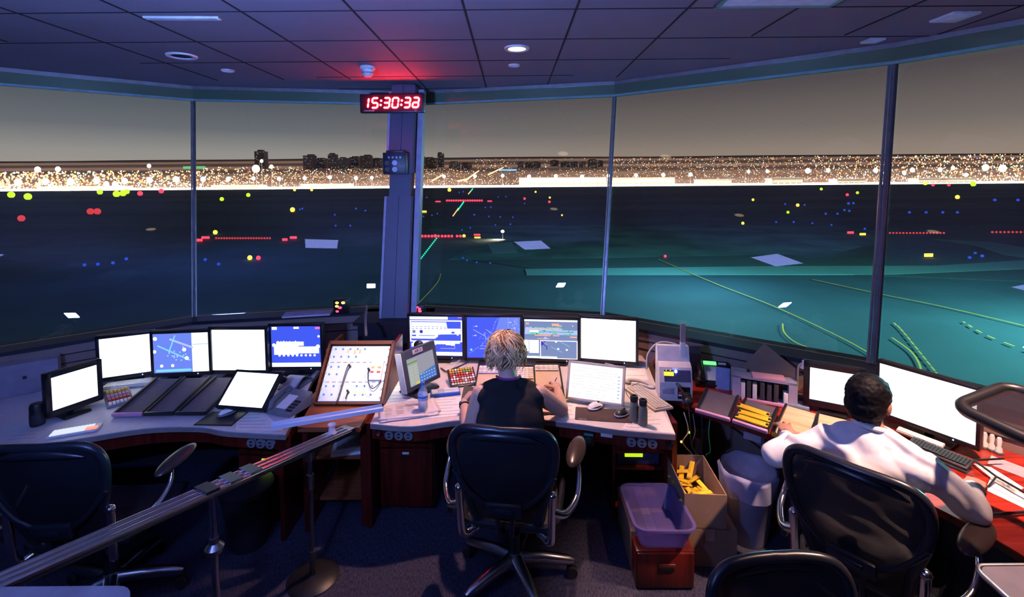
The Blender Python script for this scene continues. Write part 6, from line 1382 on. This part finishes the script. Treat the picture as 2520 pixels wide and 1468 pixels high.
def torso(mb, J, k=0.0, breadth=1.0, waist=1.0, inset=0.0):
    """trunk from the hips to the neck root; k inflates it for clothing"""
    hl, hr, sl_, sr = J['hl'], J['hr'], J['sl'], J['sr']; pel = (hl+hr)/2; ch = (sl_+sr)/2; up = (ch-pel).normalized(); rt = (sr-sl_).normalized(); fw = up.cross(rt); fw.normalize(); rt2 = fw.cross(up); R = Matrix((rt2, fw, up)).transposed()
    L = (ch-pel).length
    mb.ell(pel+up*.02, (.168*breadth+k, .115+k, .12+k), 20, 12, R); mb.ell(pel+up*L*.36, (.142*breadth*waist+k, .100+k, .16+k), 20, 12, R); mb.ell(pel+up*L*.66, (.162*breadth+k, .108+k, .17+k), 20, 12, R); mb.ell(pel+up*L*.86+fw*.0, (.155*breadth+k, .088+k, .11+k), 20, 12, R)
    mb.cap(sl_+up*-.015+rt*inset, sr+up*-.015-rt*inset, .056+k, .056+k, 16)
    nk = J['neck']; mb.cap(mix(sl_, nk, .30), mix(nk, ch, .25), .042+k, .050+k, 14); mb.cap(mix(sr, nk, .30), mix(nk, ch, .25), .042+k, .050+k, 14); mb.cap(ch, mix(ch, nk, .8), .075+k, .056+k, 16)
    return up, rt2, fw
def person(label, J, skin, name='person'):
    t = thing(name, label, 'person', J['root']); o = J['root']; J = {k: (Vector(v)-o if k != 'root' else v) for k, v in J.items()}; return t, J
def body(t, J, skin, hands, fw, upv, br=1.0, ar=1.0):
    mb = MB(); torso(mb, J, -.004, breadth=br); q, R = head_parts(mb, J['head'], fw, upv)
    mb.cap(mix(J['neck'], (J['sl']+J['sr'])/2, .3), J['head']-upv*.05-fw*.012, .056, .054, 16)
    for s_ in 'lr':
        sh, el, wr = J['s'+s_], J['e'+s_], J['w'+s_]
        chain(mb, [sh, mix(sh, el, .45), el], [.050*ar, .047*ar, .039*ar]); chain(mb, [el, mix(el, wr, .35), wr], [.039*ar, .037*ar, .0255])
        hp, kn, an = J['h'+s_], J['k'+s_], J['a'+s_]; chain(mb, [hp, mix(hp, kn, .5), kn], [.085, .075, .056]); chain(mb, [kn, mix(kn, an, .4), an], [.054, .050, .034]); 
        ft = J['f'+s_]; mb.cap(an-Vector((0, 0, .01)), ft, .034, .030)
        hd = hands[s_]; hand(mb, wr, Vector(hd[0]), Vector(hd[1]), hd[2], hd[3], hd[4] if len(hd) > 4 else .1)
    b = to_mesh(mb, 'body', [skin], t, .0045, 4); eyes(q, R, t, EYEW, IRIS); return q, R
def trousers(t, J, m_):
    mb = MB(); hl, hr = J['hl'], J['hr']; pel = (hl+hr)/2; rt = (hr-hl).normalized(); R = Matrix((rt, Vector((0, 0, 1)).cross(rt), Vector((0, 0, 1)))).transposed()
    mb.ell(pel+Vector((0, 0, .015)), (.182, .130, .125), 20, 12, R)
    for s_ in 'lr': hp, kn, an = J['h'+s_], J['k'+s_], J['a'+s_]; chain(mb, [hp, mix(hp, kn, .5), kn], [.100, .090, .072]); chain(mb, [kn, mix(kn, an, .9)], [.070, .058])
    to_mesh(mb, 'trousers', [m_], t, .008, 4, lambda c: .004*noise.noise(c*18))
def shoes(t, J, m_):
    for s_ in 'lr':
        an, ft = J['a'+s_], J['f'+s_]; d = (ft-an); d.z = 0; d.normalize(); z0 = -J['root'].z
        mb = MB(); mb.cap(Vector((an.x, an.y, z0+.045))-d*.035, Vector((ft.x, ft.y, z0+.035))+d*.05, .044, .034); mb.cap(Vector((an.x, an.y, z0+.06)), Vector((an.x, an.y, z0+.09)), .046, .042); o = to_mesh(mb, 'shoe', [m_], t, .008, 3)
        for v in o.data.vertices: v.co.z = max(v.co.z, z0+.002)
# --- the woman
J = dict(root=Vector((-.02, 2.66, 0)), hl=(-.11, 2.64, .52), hr=(.07, 2.64, .52), sl=(-.192, 2.84, .925), sr=(.152, 2.84, .92), neck=(-.03, 2.89, .99), head=(-.045, 2.955, 1.118),
         el=(-.262, 2.80, .715), wl=(-.315, 3.03, .775), er=(.295, 2.96, .768), wr=(.298, 3.20, .785), kl=(-.16, 3.03, .53), kr=(.12, 3.03, .53), al=(-.17, 3.08, .11), ar=(.13, 3.08, .11), fl=(-.18, 3.20, .045), fr=(.14, 3.20, .045))
t, J = person('woman with short blonde hair in a sleeveless black top, writing at the pale desk', J, 'skin')
fw = Vector((-.02, 1, -.12)); upv = Vector((0, .12, 1))
q, R = body(t, J, M['skin'], {'l': ((.10, 1, .12), (-.8, .1, .5), 1, .75), 'r': ((-.10, 1, .10), (.35, .0, 1), -1, .70)}, fw, upv, .98, 1.14)
mb = MB(); up_, rt_, fw_ = torso(mb, J, .012, breadth=1.18, waist=1.18, inset=.024); ob = to_mesh(mb, 'black_top', [M['blackcloth']], t, .007, 4, lambda c: .003*noise.noise(c*16))
bm = bmesh.new(); bm.from_mesh(ob.data)   # scoop neckline
nk = J['neck']; bmesh.ops.bisect_plane(bm, geom=bm.verts[:]+bm.edges[:]+bm.faces[:], plane_co=nk+Vector((0, 0, .008)), plane_no=Vector((0, .30, .95)), clear_outer=True); bm.to_mesh(ob.data); bm.free()
trousers(t, J, M['trouser']); shoes(t, J, M['black'])
# lanyard
c = nk; mb = MB(); ch = (J['sl']+J['sr'])/2
mb.tube(smooth_line([ch+Vector((.075, .115, .02)), c+Vector((.070, .055, -.005)), c+Vector((.068, 0, .018)), c+Vector((.045, -.052, .026)), c+Vector((0, -.066, .027)), c+Vector((-.045, -.052, .026)), c+Vector((-.068, 0, .018)), c+Vector((-.070, .055, -.005)), ch+Vector((-.055, .115, .02))], 5), .0075, 8); mb.build('lanyard', mat('lanyard_purple', (.26, .03, .20), .6), t)
# hair: a cap of wavy locks
hb = [mat('hair_dark_blonde', (.22, .10, .045), .45, var=.2), mat('hair_blonde', (.60, .34, .15), .42, var=.15), mat('hair_light', (.82, .56, .31), .42, var=.1)]
mb = MB(); mb.mi = 0; mb.ell(q(0, -.020, .030), (.090, .105, .098), 24, 16, R); rr_ = random.Random(21)
for k in range(1300):
    az = rr_.uniform(0, 2*PI); pol = rr_.random()**.7*1.25
    if math.sin(az) > .45 and pol > .75: continue
    L = rr_.uniform(.09, .15)*(1 if pol < .9 else .8); mb.mi = (0, 0, 1, 1, 2, 1, 2, 0, 1, 2, 2)[int((3+2.2*math.sin(az*5.3+pol*1.3)+2*math.sin(az*11.7+2)+rr_.uniform(0, 3.9))) % 11]; pts = []; ph = rr_.uniform(0, 6); wv = rr_.uniform(.10, .20); lift = rr_.uniform(.002, .020); fl_ = rr_.uniform(-.4, 1.6)
    ph = 3.0*math.sin(az*2.7+1)+2.2*math.sin(az*6.1)+1.5*pol+rr_.uniform(-.7, .7)
    for j in range(10):
        s = j/9; po = pol+s*L/.10; aa = az+wv*math.sin(ph+s*6.5)
        if po < 1.75: x = .091*math.sin(po)*math.cos(aa); y = .107*math.sin(po)*math.sin(aa); z = .100*math.cos(po)
        else: ex = po-1.75; x = .091*math.sin(1.75)*math.cos(aa)*(1-.10*ex); y = .107*math.sin(1.75)*math.sin(aa)*(1-.12*ex); z = .100*math.cos(1.75)-.095*ex
        e = 1+lift/.1*(1+.9*s)+(.10*s*fl_ if po > 1.5 else 0); pts.append(q(x*e+.006*math.sin(ph+s*8), y*e-.020+.006*math.sin(ph*3+s*8), z*e+.030+.006*math.sin(ph*2+s*7)))
    mb.tube(pts, [.0040, .0052, .0056, .0056, .0054, .0050, .0044, .0036, .0024, .0008], 5)
mb.build('hair', hb, t, angle=70)
mb = MB(); w_ = J['wl']; d = (J['wl']-J['el']).normalized(); n1 = d.orthogonal().normalized(); n2 = d.cross(n1)
mb.tube([w_-d*.018+(n1*math.cos(a)+n2*math.sin(a))*.0285 for a in [2*PI*k/18 for k in range(18)]], .006, 8, closed=True); mb.box(w_-d*.018+Vector((-.026, -.0, .012)), (.012, .030, .026), bev=.003); mb.build('wristwatch', M['black'], t)
root = J['root']
o = root+J['wl']+Vector((.012, .098, .018)); tt = thing('mobile_phone', 'dark mobile phone held in the woman\'s left hand', 'phone', o); tt.rotation_euler = (.55, .35, .10); mb = MB(); mb.box((0, 0, 0), (.066, .13, .009), bev=.004); mb.build('case', M['black'], tt); mb = MB(); mb.box((0, 0, .0048), (.060, .118, .0008)); mb.build('screen', M['dark'], tt, smooth=False)
o = root+J['wr']+Vector((-.012, .085, .006)); tt = thing('pen', 'white pen held in the woman\'s right hand', 'pen', o); mb = MB(); mb.cyl((.012, -.02, .055), (-.012, .045, -.03), .0042, seg=10); mb.build('barrel', M['white'], tt); mb = MB(); mb.cyl((-.012, .045, -.03), (-.0145, .051, -.038), .0038, .0008, 8); mb.build('tip', M['ink'], tt)
# --- the man: faces the right windows
F2 = Vector((.81, .59, 0)).normalized(); R2 = Vector((F2.y, -F2.x, 0)); C = Vector((1.60, 2.165, 0)); W_ = lambda f, r_, z: C+F2*f+R2*r_+Vector((0, 0, z))
J = dict(root=W_(0, 0, 0), hl=W_(-.02, -.10, .53), hr=W_(-.02, .10, .53), sl=W_(.065, -.17, .905), sr=W_(.075, .205, .94), neck=W_(.11, -.005, 1.015), head=W_(.135, -.03, 1.135),
         el=W_(.20, -.30, .775), wl=Vector((1.495, 2.575, .800)), er=W_(.16, .345, .795), wr=W_(.40, .30, .775), kl=W_(.40, -.13, .53), kr=W_(.40, .13, .53), al=W_(.43, -.13, .11), ar=W_(.43, .13, .11), fl=W_(.55, -.14, .045), fr=W_(.55, .14, .045))
J['el'] = Vector((1.335, 2.43, .775))
t, J = person('man with short black hair in a white long sleeved shirt at the mahogany desk', J, 'skin2')
fw = F2*1.0+Vector((0, 0, -.18)); upv = Vector((0, 0, 1))+F2*.18
q, R = body(t, J, M['skin2'], {'l': ((.25, 1, .10), (0, 0, 1), 1, .22, .32), 'r': ((.75, .65, -.05), (0, 0, 1), -1, .5)}, fw, upv, 1.06)
mb = MB(); torso(mb, J, .022, breadth=1.12)
for s_ in 'lr': sh, el, wr = J['s'+s_], J['e'+s_], J['w'+s_]; chain(mb, [sh, mix(sh, el, .5), el], [.072, .066, .058]); chain(mb, [el, mix(el, wr, .45), mix(el, wr, .86)], [.060, .050, .036])
def wr_(c): return .006*noise.noise(c*11)+.005*math.sin(c.x*38+c.z*46+5*noise.noise(c*7))
ob = to_mesh(mb, 'shirt', [M['whitecloth']], t, .007, 6, wr_)
bm = bmesh.new(); bm.from_mesh(ob.data); nk = J['neck']; cut = [v for v in bm.verts if (v.co-(nk+Vector((0, 0, .03)))).length < .068]; bmesh.ops.delete(bm, geom=cut, context='VERTS'); bm.to_mesh(ob.data); bm.free()
mb = MB(); mb.tube([nk+Vector((.064*math.cos(2*PI*k/20), .064*math.sin(2*PI*k/20), .012-.02*math.cos(2*PI*k/20-.63))) for k in range(20)], .014, 8, closed=True); mb.build('collar', M['whitecloth'], t)
for s_ in 'lr': el, wr = J['e'+s_], J['w'+s_]; d = (wr-el).normalized(); a = d.orthogonal().normalized(); b = d.cross(a); mb = MB(); mb.tube([wr-d*.032+(a*math.cos(z)+b*math.sin(z))*.032 for z in [2*PI*k/18 for k in range(18)]], .011, 8, closed=True); mb.build('cuff', M['whitecloth'], t)
trousers(t, J, M['trouser']); shoes(t, J, M['black'])
mb = MB(); mb.ell(q(0, -.020, .032), (.090, .107, .098), 26, 16, R); mb.ell(q(0, -.050, -.020), (.084, .074, .078), 20, 12, R); mb.ell(q(0, .040, .075), (.066, .050, .036), 18, 10, R)
ob = to_mesh(mb, 'hair', [mat('hair_black', (.004, .004, .006), .6, spec=.12)], t, .006, 4, lambda c: .004*noise.noise(c*70))
# --- the person behind the viewer who holds the video light; only the panes show him
LP = Vector((-1.0, .50, 2.13)); 
plat = thing('platform', 'raised dark platform behind the viewer', 'platform', (-.9, -.35, 0)); mb = MB(); mb.box((0, 0, .17), (1.1, 1.0, .34)); mb.build('deck', M['walld'], plat, smooth=False); mb = MB(); mb.box((0, 0, .345), (1.08, .98, .01)); mb.build('carpet_top', M['dark'], plat, smooth=False)
P0 = Vector((-.80, .02, .35)); V_ = lambda x, y, z: P0+Vector((x, y, z))
J = dict(root=P0.copy(), hl=V_(-.10, 0, .92), hr=V_(.10, 0, .92), sl=V_(-.20, .02, 1.43), sr=V_(.20, .02, 1.43), neck=V_(0, .03, 1.51), head=V_(0, .05, 1.65), el=V_(-.36, .16, 1.50), wl=V_(-.235, .37, 1.58), er=V_(.25, -.02, 1.14), wr=V_(.24, .10, .93), kl=V_(-.11, .02, .48), kr=V_(.11, .02, .48), al=V_(-.12, -.01, .09), ar=V_(.12, -.01, .09), fl=V_(-.13, .13, .04), fr=V_(.13, .13, .04))
t, J = person('man in a white shirt holding up a video light, mirrored in the panes', J, 'skin')
J['root'] = Vector((0, 0, 0))
q, R = body(t, J, M['skin'], {'l': ((0, 1, .35), (-1, 0, .2), 1, 1.1), 'r': ((0, .25, -1), (1, 0, 0), -1, .5)}, Vector((0, 1, 0)), Vector((0, 0, 1)))
mb = MB(); torso(mb, J, .020, breadth=1.08)
for s_ in 'lr': sh, el, wr = J['s'+s_], J['e'+s_], J['w'+s_]; chain(mb, [sh, mix(sh, el, .5), el], [.075, .068, .058]); chain(mb, [el, mix(el, wr, .9)], [.058, .040])
to_mesh(mb, 'shirt', [M['whitecloth']], t, .009, 5, wr_); trousers(t, J, M['trouser']); shoes(t, J, M['black'])
mb = MB(); mb.ell(q(0, -.018, .040), (.084, .100, .086), 22, 14, R); to_mesh(mb, 'hair', [mat('hair_grey', (.25, .24, .24), .5)], t, .008, 3)
t = thing('video_light', 'square white video light held up by the man mirrored in the panes', 'light', LP); t.rotation_euler = (.78, 0, .08)
mb = MB(); mb.box((0, -.03, 0), (.16, .05, .14), bev=.008); mb.build('housing', M['black'], t); mb = MB(); mb.box((0, -.002, 0), (.145, .006, .125)); mb.build('lit_face', glow('video_light_face', (.18, .31, 1), 2700), t, smooth=False)
mb = MB(); mb.cyl((0, -.035, -.07), (0, -.06, -.24), .014, seg=10); mb.build('grip', M['black'], t)
